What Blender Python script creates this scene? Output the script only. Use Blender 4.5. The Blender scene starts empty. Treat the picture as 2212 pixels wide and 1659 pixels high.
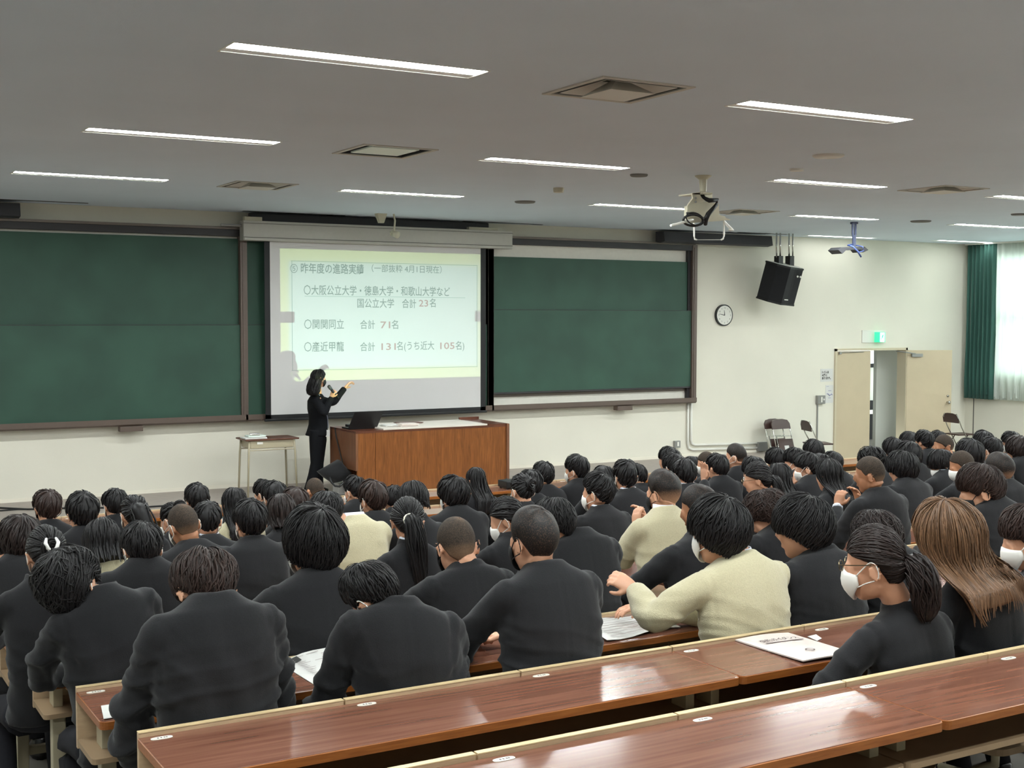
import bpy, bmesh, math, random
import numpy as np
from mathutils import Vector, Matrix
R = math.radians; PI = math.pi
S = bpy.context.scene; COL = S.collection
H0 = 2.62                    # eye height above the front floor; numbers below are relative to the eye
W0, HH0, FPX = 2212, 1659, 2750.23
def _cam(yaw, pitch, roll):
    cy, sy, cp, sp = math.cos(yaw), math.sin(yaw), math.cos(pitch), math.sin(pitch)
    fw = np.array([sy*cp, cy*cp, sp]); r = np.array([cy, -sy, 0]); u = np.cross(r, fw)
    c, s = math.cos(roll), math.sin(roll)
    return fw, c*r+s*u, -s*r+c*u
FW, RT, UP = _cam(R(30.237), R(-3.0124), R(0.0985))
# ---- camera
cd = bpy.data.cameras.new('camera'); cam = bpy.data.objects.new('camera', cd); COL.objects.link(cam)
cd.sensor_width = 36; cd.lens = 36*FPX/W0; cd.clip_start = 0.05; cd.clip_end = 200
M = Matrix((RT, UP, -FW)).transposed().to_4x4(); M.translation = (0, 0, H0); cam.matrix_world = M
S.camera = cam
# ---- world: overcast daylight outside
w = bpy.data.worlds.new('world'); S.world = w; w.use_nodes = True
bg = w.node_tree.nodes['Background']; bg.inputs[0].default_value = (0.86, 0.95, 0.93, 1); bg.inputs[1].default_value = 5.0
# ---- exposure
S.view_settings.view_transform = 'Standard'; S.view_settings.look = 'None'
S.view_settings.exposure = 0.8; S.view_settings.gamma = 1; S.view_settings.use_curve_mapping = False
LAMP = 66.0      # radiance of the ceiling tubes
# pixel -> point helpers
def ray(x, y): return FW + RT*(x-W0/2)/FPX - UP*(y-HH0/2)/FPX
def onz(x, y, z): d = ray(x, y); return d*z/d[2]
def ony(x, y, Y): d = ray(x, y); return d*Y/d[1]
def onx(x, y, X): d = ray(x, y); return d*X/d[0]

# ================= materials =================
MAT = {}
def lin(c):
    return tuple(((v/255)/12.92 if v/255 <= 0.04045 else ((v/255+0.055)/1.055)**2.4) for v in c)
def mat(name, col, rough=0.6, metal=0.0, spec=0.5, noise=0.0, nscale=20.0, bump=0.0, bscale=60.0, stretch=None, coat=0.0,
        emit=None, estr=0.0, alpha=1.0, sheen=0.0, col2=None, trans=0.0, detail=4.0, dist=0.0, attr=None):
    m = bpy.data.materials.new(name); m.use_nodes = True; nt = m.node_tree; N = nt.nodes; L = nt.links
    b = N['Principled BSDF']; c = lin(col) if max(col) > 1.5 else col
    b.inputs['Base Color'].default_value = (*c, 1); b.inputs['Roughness'].default_value = rough
    b.inputs['Metallic'].default_value = metal; b.inputs['Specular IOR Level'].default_value = spec
    b.inputs['Coat Weight'].default_value = coat; b.inputs['Coat Roughness'].default_value = 0.12
    b.inputs['Sheen Weight'].default_value = sheen; b.inputs['Alpha'].default_value = alpha
    if emit is not None:
        b.inputs['Emission Color'].default_value = (*emit, 1); b.inputs['Emission Strength'].default_value = estr
    tc = N.new('ShaderNodeTexCoord'); mp = N.new('ShaderNodeMapping'); L.new(tc.outputs['Object'], mp.inputs[0])
    if stretch: mp.inputs['Scale'].default_value = stretch
    if noise > 0 or col2 is not None:
        nz = N.new('ShaderNodeTexNoise'); nz.inputs['Scale'].default_value = nscale; nz.inputs['Detail'].default_value = detail
        nz.inputs['Distortion'].default_value = dist
        L.new(mp.outputs[0], nz.inputs['Vector'])
        rp = N.new('ShaderNodeValToRGB'); L.new(nz.outputs[0], rp.inputs[0])
        c2 = lin(col2) if col2 is not None and max(col2) > 1.5 else col2
        if c2 is None: a = tuple(v*(1-noise) for v in c); d = tuple(min(1, v*(1+noise)) for v in c)
        else: a, d = c2, c
        rp.color_ramp.elements[0].position = 0.32; rp.color_ramp.elements[1].position = 0.68
        rp.color_ramp.elements[0].color = (*a, 1); rp.color_ramp.elements[1].color = (*d, 1)
        L.new(rp.outputs[0], b.inputs['Base Color'])
    if bump > 0:
        n2 = N.new('ShaderNodeTexNoise'); n2.inputs['Scale'].default_value = bscale; n2.inputs['Detail'].default_value = 3
        L.new(mp.outputs[0], n2.inputs['Vector']); bp = N.new('ShaderNodeBump'); bp.inputs['Strength'].default_value = bump
        bp.inputs['Distance'].default_value = 0.01; L.new(n2.outputs[0], bp.inputs['Height']); L.new(bp.outputs[0], b.inputs['Normal'])
    MAT[name] = m; return m
mat('wall', (222, 218, 204), 0.85, noise=0.025, nscale=1.2, bump=0.08, bscale=90)
mat('ceiling', (210, 221, 232), 0.9, noise=0.02, nscale=1.0, bump=0.1, bscale=120)
mat('floor', (120, 116, 110), 0.6, noise=0.08, nscale=6, bump=0.03)
mat('stage', (158, 148, 140), 0.5, noise=0.06, nscale=8)
mat('skirting', (226, 220, 205), 0.6)
def desk_wood():
    m = mat('desk_wood', (128, 86, 70), 0.16, spec=0.6); N = m.node_tree.nodes; L = m.node_tree.links; b = N['Principled BSDF']
    tc = N.new('ShaderNodeTexCoord'); mp = N.new('ShaderNodeMapping'); mp.inputs['Scale'].default_value = (1.2, 26, 1); L.new(tc.outputs['Object'], mp.inputs[0])
    nz = N.new('ShaderNodeTexNoise'); nz.noise_dimensions = '2D'; nz.inputs['Scale'].default_value = 1.6; nz.inputs['Detail'].default_value = 1.5; L.new(mp.outputs[0], nz.inputs['Vector'])
    mx = N.new('ShaderNodeMix'); mx.data_type = 'RGBA'; L.new(nz.outputs[0], mx.inputs[0]); mx.inputs[6].default_value = (*lin((96, 59, 46)), 1); mx.inputs[7].default_value = (*lin((138, 95, 77)), 1); L.new(mx.outputs[2], b.inputs['Base Color'])
desk_wood()
mat('edge_wood', (156, 94, 42), 0.35, stretch=(2, 20, 30), nscale=4, detail=6, col2=(128, 70, 24))
mat('beige_board', (186, 160, 128), 0.45, noise=0.08, stretch=(2, 14, 14), nscale=5)
mat('cap_strip', (205, 182, 140), 0.4, noise=0.06, nscale=8)
mat('shelf_board', (150, 126, 98), 0.5, noise=0.06, nscale=8)
mat('dark_board', (60, 46, 40), 0.5, noise=0.08, nscale=8)
mat('steel_beige', (176, 166, 140), 0.4, spec=0.5, noise=0.02)
mat('sticker', (226, 222, 212), 0.4)
mat('print_grey', (120, 116, 112), 0.7)
mat('green_board', (53, 84, 70), 0.55, noise=0.07, nscale=1.6, col2=(46, 73, 61), detail=2, spec=0.35)
mat('board_frame', (94, 80, 72), 0.45, spec=0.5, noise=0.05, stretch=(1, 1, 12))
mat('board_frame_dark', (42, 40, 42), 0.5)
mat('tray', (104, 94, 86), 0.4, metal=0.2)
mat('white_backing', (218, 214, 204), 0.6, noise=0.02)
mat('screen_white', (206, 204, 203), 0.85)
mat('screen_border', (14, 15, 18), 0.6)
mat('housing', (176, 173, 164), 0.45, noise=0.02)
mat('groove', (96, 92, 86), 0.6)
mat('slide_text', (140, 147, 144), 0.9)
mat('slide_text_red', (178, 148, 146), 0.9)
mat('slide_line', (150, 165, 160), 0.9)
mat('teacher_wood', (138, 84, 40), 0.36, stretch=(14, 14, 0.9), nscale=2.6, detail=6, dist=1.6, col2=(106, 60, 25), spec=0.4)
mat('teacher_side', (128, 86, 60), 0.4, stretch=(14, 14, 1), nscale=3, detail=5, dist=1.0, col2=(104, 66, 44))
mat('teacher_top', (214, 206, 196), 0.35)
mat('wood_dark_top', (104, 60, 42), 0.3, stretch=(2, 14, 14), nscale=4, col2=(80, 44, 30))
mat('black_plastic', (16, 17, 19), 0.45)
mat('black_matte', (9, 9, 10), 0.85)
mat('black_cloth', (17, 18, 21), 0.9, noise=0.15, nscale=20, sheen=0.1)
mat('dark_grey', (52, 52, 56), 0.6)
mat('blue_grey', (58, 64, 88), 0.5)
mat('grey_metal', (150, 150, 148), 0.35, metal=0.6)
mat('chrome', (200, 198, 192), 0.18, metal=1.0)
mat('white_paint', (226, 224, 216), 0.5)
mat('cream_plastic', (206, 200, 178), 0.5)
mat('bracket', (196, 190, 168), 0.5)
mat('black_line', (20, 20, 20), 0.7)
mat('paper', (212, 211, 207), 0.8)
mat('paper_pink', (216, 205, 198), 0.7)
mat('ink', (70, 46, 48), 0.8)
mat('ink_light', (170, 160, 158), 0.8)
mat('ink_dark', (58, 58, 56), 0.8)
mat('reflector', (232, 232, 228), 0.35)
mat('tube', (255, 255, 250), 0.5, emit=(0.94, 1.0, 0.99), estr=LAMP)
mat('tube_dim', (255, 255, 250), 0.5, emit=(0.94, 1.0, 0.99), estr=LAMP*.09)
mat('vent_frame', (190, 186, 176), 0.5)
mat('vent_dark', (112, 110, 106), 0.7)
mat('vent_blade', (214, 212, 204), 0.5)
mat('slot_dark', (24, 24, 24), 0.8)
mat('door', (194, 178, 150), 0.5, noise=0.03, nscale=3)
mat('door_frame', (198, 186, 160), 0.5)
mat('corridor', (206, 208, 200), 0.8)
mat('corridor_dark', (22, 22, 24), 0.8)
mat('exit_green', (40, 190, 120), 0.5, emit=(0.05, 0.75, 0.35), estr=.7)
mat('exit_white', (230, 255, 240), 0.5, emit=(0.75, 1.0, 0.85), estr=1.6)
mat('curtain_green', (50, 92, 82), 0.85, noise=0.05, nscale=14, stretch=(1, 1, 0.1), sheen=0.2)
mat('chair_brown', (66, 46, 42), 0.4, spec=0.5)
mat('skin', (206, 154, 124), 0.5, noise=0.05, nscale=14)
mat('skin_tan', (172, 120, 88), 0.5, noise=0.05, nscale=14)
mat('jacket_black', (32, 32, 34), 0.92, noise=0.06, nscale=120, bump=0.15, bscale=260, sheen=0.12, spec=0.2)
mat('suit_black', (14, 15, 19), 0.85, noise=0.1, nscale=60, spec=0.2)
mat('trousers', (36, 36, 41), 0.9, noise=0.06, nscale=90, spec=0.2)
mat('sweater', (188, 180, 150), 0.95, noise=0.05, nscale=120, bump=0.3, bscale=220, sheen=0.3, spec=0.15)
mat('shirt', (222, 226, 238), 0.8)
mat('mask_white', (238, 236, 230), 0.8)
mat('mask_black', (18, 18, 20), 0.8)
mat('shoe', (20, 18, 17), 0.35)
mat('white_scrunchie', (238, 234, 214), 0.7)
mat('clip_pearl', (232, 230, 226), 0.2)
mat('glass_frame', (90, 80, 60), 0.3, metal=0.8)
mat('lanyard', (120, 124, 140), 0.6)
def hair_mat(name, col, skin=None, rough=0.5, spec=0.28):
    m = bpy.data.materials.new(name); m.use_nodes = True; N = m.node_tree.nodes; L = m.node_tree.links
    b = N['Principled BSDF']; b.inputs['Roughness'].default_value = rough; b.inputs['Specular IOR Level'].default_value = spec
    at = N.new('ShaderNodeAttribute'); at.attribute_name = 'shade'
    rp = N.new('ShaderNodeValToRGB'); L.new(at.outputs['Fac'], rp.inputs[0])
    c = lin(col); rp.color_ramp.elements[0].color = (*[v*0.5 for v in c], 1); rp.color_ramp.elements[1].color = (*[min(1, v*1.75) for v in c], 1)
    last = rp.outputs[0]
    if skin:
        a2 = N.new('ShaderNodeAttribute'); a2.attribute_name = 'fade'
        tc = N.new('ShaderNodeTexCoord'); nz = N.new('ShaderNodeTexNoise'); nz.inputs['Scale'].default_value = 220; L.new(tc.outputs['Object'], nz.inputs['Vector'])
        ad = N.new('ShaderNodeMath'); ad.operation = 'MULTIPLY_ADD'; L.new(nz.outputs[0], ad.inputs[0]); ad.inputs[1].default_value = 0.5
        sb = N.new('ShaderNodeMath'); sb.operation = 'SUBTRACT'; L.new(a2.outputs['Fac'], sb.inputs[0]); sb.inputs[1].default_value = 0.25
        L.new(sb.outputs[0], ad.inputs[2]); ad.use_clamp = True
        mx = N.new('ShaderNodeMix'); mx.data_type = 'RGBA'; L.new(ad.outputs[0], mx.inputs[0]); L.new(last, mx.inputs[6])
        mx.inputs[7].default_value = (*lin(skin), 1); last = mx.outputs[2]
    L.new(last, b.inputs['Base Color']); MAT[name] = m
hair_mat('hair_black', (21, 19, 20)); hair_mat('hair_brown', (44, 31, 27)); hair_mat('hair_darkbrown', (34, 25, 23)); hair_mat('hair_light', (104, 76, 54), rough=0.42)
hair_mat('hair_shaved', (44, 40, 36), skin=(158, 126, 100), rough=0.75, spec=0.2); hair_mat('hair_crew', (24, 22, 22), skin=(200, 154, 122), rough=0.55)
def sheer():
    m = bpy.data.materials.new('curtain_sheer'); m.use_nodes = True; N = m.node_tree.nodes; L = m.node_tree.links
    N.remove(N['Principled BSDF']); d = N.new('ShaderNodeBsdfDiffuse'); t = N.new('ShaderNodeBsdfTranslucent'); tr = N.new('ShaderNodeBsdfTransparent')
    d.inputs[0].default_value = t.inputs[0].default_value = (*lin((238, 243, 238)), 1)
    a = N.new('ShaderNodeMixShader'); a.inputs[0].default_value = 0.6; L.new(d.outputs[0], a.inputs[1]); L.new(t.outputs[0], a.inputs[2])
    b = N.new('ShaderNodeMixShader'); b.inputs[0].default_value = 0.12; L.new(a.outputs[0], b.inputs[1]); L.new(tr.outputs[0], b.inputs[2])
    L.new(b.outputs[0], N['Material Output'].inputs[0]); MAT['curtain_sheer'] = m
sheer()
mg = mat('window_glass', (235, 245, 242), 0.03); mg.node_tree.nodes['Principled BSDF'].inputs['Transmission Weight'].default_value = 1.0
mat('window_frame', (140, 140, 136), 0.4, metal=0.6)

# ================= mesh helpers =================
class MB:
    def __init__(s): s.v = []; s.f = []; s.n = 0
    def add(s, v, f):
        v = np.asarray(v, float); s.v.append(v); s.f += [tuple(i+s.n for i in q) for q in f]; s.n += len(v); return s
    def V(s): return np.concatenate(s.v) if s.v else np.zeros((0, 3))
    def box(s, x0, x1, y0, y1, z0, z1, b=0.0, m=None):
        if b <= 0:
            v = [(x, y, z) for z in (z0, z1) for y in (y0, y1) for x in (x0, x1)]
            f = [(0, 2, 3, 1), (4, 5, 7, 6), (0, 1, 5, 4), (2, 6, 7, 3), (0, 4, 6, 2), (1, 3, 7, 5)]
        else:
            bm = bmesh.new(); bmesh.ops.create_cube(bm, size=1)
            for q in bm.verts: q.co = ((x0+x1)/2+q.co.x*(x1-x0), (y0+y1)/2+q.co.y*(y1-y0), (z0+z1)/2+q.co.z*(z1-z0))
            bmesh.ops.bevel(bm, geom=bm.edges[:], offset=b, segments=2, affect='EDGES', profile=0.6)
            bm.verts.index_update(); v = [tuple(q.co) for q in bm.verts]; f = [tuple(q.index for q in p.verts) for p in bm.faces]; bm.free()
        v = np.array(v, float)
        if m is not None: v = v@np.array(m)[:3, :3].T + np.array(m)[:3, 3]
        return s.add(v, f)
    def loft(s, rings, cap=True, closed=True):
        rings = [np.asarray(r, float) for r in rings]; n = len(rings[0]); v = np.concatenate(rings); f = []
        for i in range(len(rings)-1):
            for j in range(n if closed else n-1):
                a = i*n+j; b = i*n+(j+1) % n; f.append((a, b, b+n, a+n))
        if cap: f.append(tuple(range(n-1, -1, -1))); f.append(tuple(range((len(rings)-1)*n, len(rings)*n)))
        return s.add(v, f)
    def tube(s, pts, r, n=8, flat=1.0, up=(0, 0, 1)):
        pts = [np.asarray(p, float) for p in pts]; r = r if hasattr(r, '__len__') else [r]*len(pts); rings = []; up = np.asarray(up, float)
        for i, p in enumerate(pts):
            t = pts[min(i+1, len(pts)-1)]-pts[max(i-1, 0)]; t = t/(np.linalg.norm(t)+1e-9)
            a = np.cross(t, up)
            if np.linalg.norm(a) < 0.15: a = np.cross(t, (0.02, 1, 0.1))
            a /= np.linalg.norm(a); b = np.cross(a, t)
            rings.append([p+r[i]*(math.cos(k)*a+math.sin(k)*flat*b) for k in np.linspace(0, 2*PI, n, endpoint=False)])
        return s.loft(rings)
    def ell(s, c, r, nu=16, nv=12, rot=None):
        v = [(0, 0, 1)]+[(math.sin(t)*math.cos(p), math.sin(t)*math.sin(p), math.cos(t)) for t in np.linspace(0, PI, nv+1)[1:-1] for p in np.linspace(0, 2*PI, nu, endpoint=False)]+[(0, 0, -1)]
        v = np.array(v)*np.array(r); f = []
        if rot is not None: v = v@np.array(rot).T
        v = v+np.array(c); last = len(v)-1
        for j in range(nu): f.append((0, 1+j, 1+(j+1) % nu)); f.append((last, last-nu+(j+1) % nu, last-nu+j))
        for i in range(nv-2):
            for j in range(nu):
                a = 1+i*nu+j; b = 1+i*nu+(j+1) % nu; f.append((a, a+nu, b+nu, b))
        return s.add(v, f)
    def cyl(s, p0, p1, r, n=16, r1=None): return s.tube([p0, p1], [r, r if r1 is None else r1], n)
    def disc(s, c, rx, rz, t, n=28):   # disc on the front wall
        c = np.array(c, float); k = np.linspace(0, 2*PI, n, endpoint=False)
        a = np.stack([c[0]+rx*np.cos(k), np.full(n, c[1]), c[2]+rz*np.sin(k)], 1); b = a.copy(); b[:, 1] -= t
        return s.loft([a, b])
ORI = {}
def link(name, me, matn, parent=None, O=(0, 0, 0)):
    o = bpy.data.objects.new(name, me); COL.objects.link(o)
    if matn: me.materials.append(MAT[matn])
    if parent is not None: o.parent = parent; ORI[o.name] = ORI[parent.name]
    else: o.location = (O[0], O[1], O[2]+H0); ORI[o.name] = np.array(O, float)
    return o
def mk(name, mb, matn, parent=None, O=(0, 0, 0), smooth=False, auto=False):
    v = mb.V()-(ORI[parent.name] if parent is not None else np.array(O, float))
    me = bpy.data.meshes.new(name); me.from_pydata(v.tolist(), [], mb.f); me.update()
    o = link(name, me, matn, parent, O)
    if smooth or auto: me.shade_smooth()
    if auto: me.set_sharp_from_angle(angle=R(40))
    return o
def tag(o, label=None, cat=None, group=None, kind=None):
    if label: o['label'] = label
    if cat: o['category'] = cat
    if group: o['group'] = group
    if kind: o['kind'] = kind
    return o
def empty(name, O, label=None, cat=None, group=None):
    o = bpy.data.objects.new(name, None); COL.objects.link(o); o.empty_display_size = 0.1
    o.location = (O[0], O[1], O[2]+H0); ORI[o.name] = np.array(O, float); return tag(o, label, cat, group)
def struct(name, mb, m, parent=None, **k): return tag(mk(name, mb, m, parent, **k), kind='structure' if parent is None else None)
def copy_tree(o, parent=None):
    c = o.copy(); COL.objects.link(c)
    if parent is not None: c.parent = parent
    for ch in list(o.children): copy_tree(ch, c)
    return c
def text_mb(txt, size, spacing=1.0, bold=0.0, align='LEFT', line=1.0):
    cu = bpy.data.curves.new('t', 'FONT'); cu.body = txt; cu.size = size; cu.space_character = spacing; cu.offset = bold
    cu.align_x = align; cu.resolution_u = 2; cu.space_line = line
    o = bpy.data.objects.new('t', cu); COL.objects.link(o); dg = bpy.context.evaluated_depsgraph_get()
    me = bpy.data.meshes.new_from_object(o.evaluated_get(dg)); v = np.zeros(len(me.vertices)*3); me.vertices.foreach_get('co', v)
    f = [tuple(p.vertices) for p in me.polygons]; v = v.reshape(-1, 3); bpy.data.objects.remove(o); bpy.data.curves.remove(cu); bpy.data.meshes.remove(me)
    return v, f
def wall_text(mb, txt, x, z, Y, size, width=None, **k):   # text on a plane facing -Y; x = left, z = baseline
    v, f = text_mb(txt, size, **k)
    if len(v) == 0: return
    if width: v[:, 0] = (v[:, 0]-v[:, 0].min())*width/max(1e-6, np.ptp(v[:, 0]))
    mb.add(np.stack([x+v[:, 0], np.full(len(v), Y), z+v[:, 1]], 1), f)
D = 17.2; CZ = 1.44; ZF = -2.62; ZS = -2.38
XL, XR, YB = -5.0, 20.4, -4.2
# ================= room shell =================
XS = [-1.35, 2.15, 5.68, 9.15, 12.57, 15.83, 19.02]
LY = [-0.3, 3.22, 6.72, 10.24, 13.63]
LIGHTS = [(x, y) for y in LY for x in XS if not (x > 19 and y > 20)]+[(15.82, 16.83), (18.84, 16.62)]
LL, LW = 1.53, 0.125
LIGHTS = [(x, y) for x, y in LIGHTS if x+LL < XR]+[(18.80, y) for y in LY]
LIGHTS = sorted(set(l for l in LIGHTS if l[0] != 19.02))
VENTS = [(4.69, 6.72, 0), (4.67, 10.22, 1), (4.67, 13.57, 0), (11.43, 10.0, 0), (11.53, 13.52, 0), (11.43, 6.6, 0)]
VH = 0.33
holes = [(x, x+LL, y-LW, y+LW) for x, y in LIGHTS]+[(x-VH, x+VH, y-VH, y+VH) for x, y, k in VENTS]
def grid_plane(mb, a0, a1, b0, b1, holes, put):
    A = sorted({a0, a1, *[h[0] for h in holes], *[h[1] for h in holes]}); B = sorted({b0, b1, *[h[2] for h in holes], *[h[3] for h in holes]})
    for i in range(len(A)-1):
        j = 0
        while j < len(B)-1:
            def hol(j): ca, cb = (A[i]+A[i+1])/2, (B[j]+B[j+1])/2; return any(h[0] < ca < h[1] and h[2] < cb < h[3] for h in holes)
            if hol(j): j += 1; continue
            k = j
            while k+1 < len(B)-1 and not hol(k+1): k += 1
            put(A[i], A[i+1], B[j], B[k+1]); j = k+1
c = MB(); grid_plane(c, XL-.2, XR+.2, YB-.2, D+.2, holes, lambda x0, x1, y0, y1: c.box(x0, x1, y0, y1, CZ, CZ+0.012))
struct('ceiling', c, 'ceiling')
c = MB(); c.box(XL-.2, XR+.2, YB-.2, D+.2, CZ+.3, CZ+.35); struct('trim_5', c, 'wall')      # slab above the ceiling void
# floor in shallow tiers
def floor_z(k): return -2.02-0.095*min(k, 6.3)
def desk_y(k): return 3.92+0.925*k
c = MB(); c.box(XL, XR, desk_y(5), D, ZF-.1, ZF)
for k in range(6, -6, -1):
    c.box(XL, XR, desk_y(k-1) if k > -5 else YB, desk_y(k) if k < 6 else desk_y(6), ZF-.1, floor_z(k))
struct('floor', c, 'floor')
c = MB(); c.box(XL, 15.3, 14.4, D, ZF, ZS, 0.008); struct('trim_1', c, 'stage')
c = MB(); c.box(XL, 15.3, 14.375, 14.4, ZF, ZS-.01); struct('trim_2', c, 'edge_wood')
dz1 = -0.615
c = MB(); grid_plane(c, XL-.2, XR+.2, ZF-.1, CZ+.3, [(16.91, 18.70, ZF-.2, dz1)], lambda x0, x1, z0, z1: c.box(x0, x1, D, D+.18, z0, z1)); struct('wall_front', c, 'wall')
c = MB(); c.box(XL-.2, XL, YB-.2, D+.2, ZF-.1, CZ+.3); struct('wall_left', c, 'wall')
c = MB(); c.box(XL-.2, XR+.2, YB-.2, YB, ZF-.1, CZ+.3); struct('wall_back', c, 'wall')
WY0, WY1, WZ0, WZ1 = 11.4, 16.75, -1.15, 1.25
c = MB(); grid_plane(c, YB-.2, D+.2, ZF-.1, CZ+.3, [(WY0, WY1, WZ0, WZ1), (3.5, 9.5, WZ0, WZ1)], lambda y0, y1, z0, z1: c.box(XR, XR+.2, y0, y1, z0, z1)); struct('wall_right', c, 'wall')
for n, (a, b) in enumerate(((WY0, WY1), (3.5, 9.5))):
    wroot = empty('window_%d' % (n+1), (XR+.1, a, WZ0)); wroot['kind'] = 'structure'
    c = MB()
    for z0, z1 in ((WZ0, WZ0+.06), (WZ1-.06, WZ1), (-0.03, 0.03)): c.box(XR+.05, XR+.12, a, b, z0, z1)
    for y in np.linspace(a, b, 5): c.box(XR+.05, XR+.12, max(a, y-.03), min(b, y+.03), WZ0, WZ1)
    mk('window_frame', c, 'window_frame', wroot)
    for y0, y1 in zip(np.linspace(a, b, 5)[:-1], np.linspace(a, b, 5)[1:]):
        c = MB(); c.box(XR+.08, XR+.086, y0+.03, y1-.03, WZ0+.06, WZ1-.06); mk('pane', c, 'window_glass', wroot)
    c = MB(); c.box(XR-.02, XR+.05, a, b, WZ0-.03, WZ0, 0.004); mk('window_sill', c, 'white_paint', wroot)
# baseboard on the stage and on the floor to the right
c = MB(); c.box(XL, 15.3, D-.014, D, ZS, ZS+.045); struct('baseboard_front', c, 'skirting')
c = MB(); c.box(XR-.012, XR, YB, D, ZF, ZF+.07); struct('baseboard_right', c, 'skirting')
# shallow corner boxing beside the windows
c = MB(); c.box(XR-.006, XR, 16.98, 17.0, ZF, CZ); struct('trim_3', c, 'groove')
# ---- corridor behind the door
c = MB(); c.box(15.5, 22, D+2.6, D+2.7, ZF, CZ); c.box(15.4, 15.5, D+.18, D+2.7, ZF, CZ); c.box(22, 22.1, D+.18, D+2.7, ZF, CZ)
c.box(15.4, 22.1, D+.18, D+2.7, CZ-.6, CZ-.5); struct('wall_corridor', c, 'corridor')
c = MB(); c.box(15.5, 22, D+.18, D+2.6, ZF-.06, ZF); struct('floor_corridor', c, 'floor')
c = MB(); c.box(18.60, 19.9, D+.62, D+.7, ZF, CZ-.6); struct('wall_partition', c, 'corridor')
e = empty('corridor_window', (20.0, D+2.55, -0.6), 'bright corridor window glimpsed through the gap between the door leaves', 'window')
c = MB(); c.box(18.0, 21.6, D+2.5, D+2.56, -0.98, -0.6); pn = mk('pane', c, 'exit_white', e)
mat('daylight', (240, 250, 255), 0.6, emit=(0.86, 0.95, 1.0), estr=2.2); pn.data.materials.clear(); pn.data.materials.append(MAT['daylight'])
c = MB(); c.box(18.0, 21.6, D+2.5, D+2.57, -1.07, -0.98); mk('window_frame', c, 'corridor_dark', e)
c = MB(); c.box(18.0, 21.6, D+2.52, D+2.56, -2.62, -2.07); c.box(18.0, 21.6, D+2.5, D+2.56, -1.98, -1.78); mk('lower_panel', c, 'corridor_dark', e)
c = MB(); c.box(18.0, 21.6, D+2.5, D+2.57, -2.07, -1.98); mk('rail', c, 'white_paint', e)
# ---- double door
fr = empty('door_1', (17.8, D, ZF)); fr['kind'] = 'structure'
c = MB(); c.box(16.87, 16.915, D-.03, D+.19, ZF, dz1+.04); c.box(18.695, 18.74, D-.03, D+.19, ZF, dz1+.04); c.box(16.87, 18.74, D-.03, D+.19, dz1, dz1+.045)
mk('door_frame', c, 'door_frame', fr)
c = MB(); c.box(16.92, 17.795, D+.0, D+.04, ZF+.01, dz1-.005, 0.003); lf = mk('door_leaf', c, 'door', fr)
c = MB(); c.box(16.97, 17.02, D-.035, D+.0, dz1-.06, dz1-.02, 0.004); c.tube([(17.0, D-.02, dz1-.03), (17.6, D-.015, dz1-.025)], 0.006, 6); mk('stay_arm', c, 'grey_metal', fr)
a = R(20); hx, hy = 18.72, D-.02; ux, uy = math.cos(a), -math.sin(a)
def leaf_pt(u, n, z): return (hx+ux*u+uy*n, hy+uy*u-ux*n, z)   # n toward the room
def leaf_box(mb, u0, u1, n0, n1, z0, z1):
    v = [leaf_pt(u, n, z) for z in (z0, z1) for n in (n0, n1) for u in (u0, u1)]
    mb.add(v, [(0, 2, 3, 1), (4, 5, 7, 6), (0, 1, 5, 4), (2, 6, 7, 3), (0, 4, 6, 2), (1, 3, 7, 5)])
lwd = .93
c = MB(); leaf_box(c, 0.0, lwd, -.02, .02, ZF+.01, dz1-.005); mk('door_leaf', c, 'door', fr)
c = MB(); leaf_box(c, .08, .30, .02, .07, dz1-.13, dz1-.07); c.tube([leaf_pt(.15, .06, dz1-.07), leaf_pt(-.10, .16, dz1-.04), leaf_pt(-.22, .02, dz1-.02)], .012, 6); mk('door_closer', c, 'grey_metal', fr)
c = MB(); zk = -1.62; c.cyl(leaf_pt(lwd-.08, .02, zk), leaf_pt(lwd-.08, .07, zk), .022, 12); c.ell(leaf_pt(lwd-.08, .085, zk), (.032, .032, .032)); c.cyl(leaf_pt(lwd-.08, .02, zk+.12), leaf_pt(lwd-.08, .045, zk+.12), .022, 12); mk('door_knob', c, 'chrome', fr, smooth=True)
# ================= ceiling fixtures =================
root = empty('ceiling_light', (0, 0, 0))
def fixture_parts():
    O = ORI[root.name]
    h = MB(); L, Wd, hp, zt = LL, LW, .064, .04
    # bright lens on the viewer's side, plain white plate on the other, both flush in the opening
    h.box(0, L, .036, Wd, .001, .006); h.box(-.004, L+.004, -Wd-.004, Wd+.004, .012, .09); h.box(0, L, -Wd, -Wd+.008, .001, .006)
    mk('reflector', h, 'plate_white', root)
    t = MB(); prof = [(-Wd+.010, .010), (-Wd+.014, .001), (-.04, -.001), (.028, .001), (.034, .010)]
    t.loft([[(x, y, z) for y, z in prof] for x in (.012, L-.012)]); mk('lens', t, 'tube', root)
    f = MB(); e = .012; zf = -.003
    for a in ((-e, L+e, -Wd-e, -Wd), (-e, L+e, Wd, Wd+e), (-e, 0, -Wd, Wd), (L, L+e, -Wd, Wd)): f.box(*a, zf, .0)
    mk('flange', f, 'white_paint', root)
mat('plate_white', (246, 246, 242), 0.4)
fixture_parts()
colw = {-1.35: 'over the left aisle', 2.15: 'first visible column', 5.68: 'second column', 9.15: 'third column', 12.57: 'fourth column', 15.82: 'right of the hanging speaker', 15.83: 'fifth column', 18.80: 'by the curtained window wall', 18.84: 'by the curtain'}
roww = {-0.3: 'behind the viewer', 3.22: 'over the nearest desks, above the picture', 6.72: 'in the nearest visible row', 10.24: 'in the middle row', 13.63: 'in the far row', 16.83: 'nearest the front wall', 16.62: 'nearest the front wall'}
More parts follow.
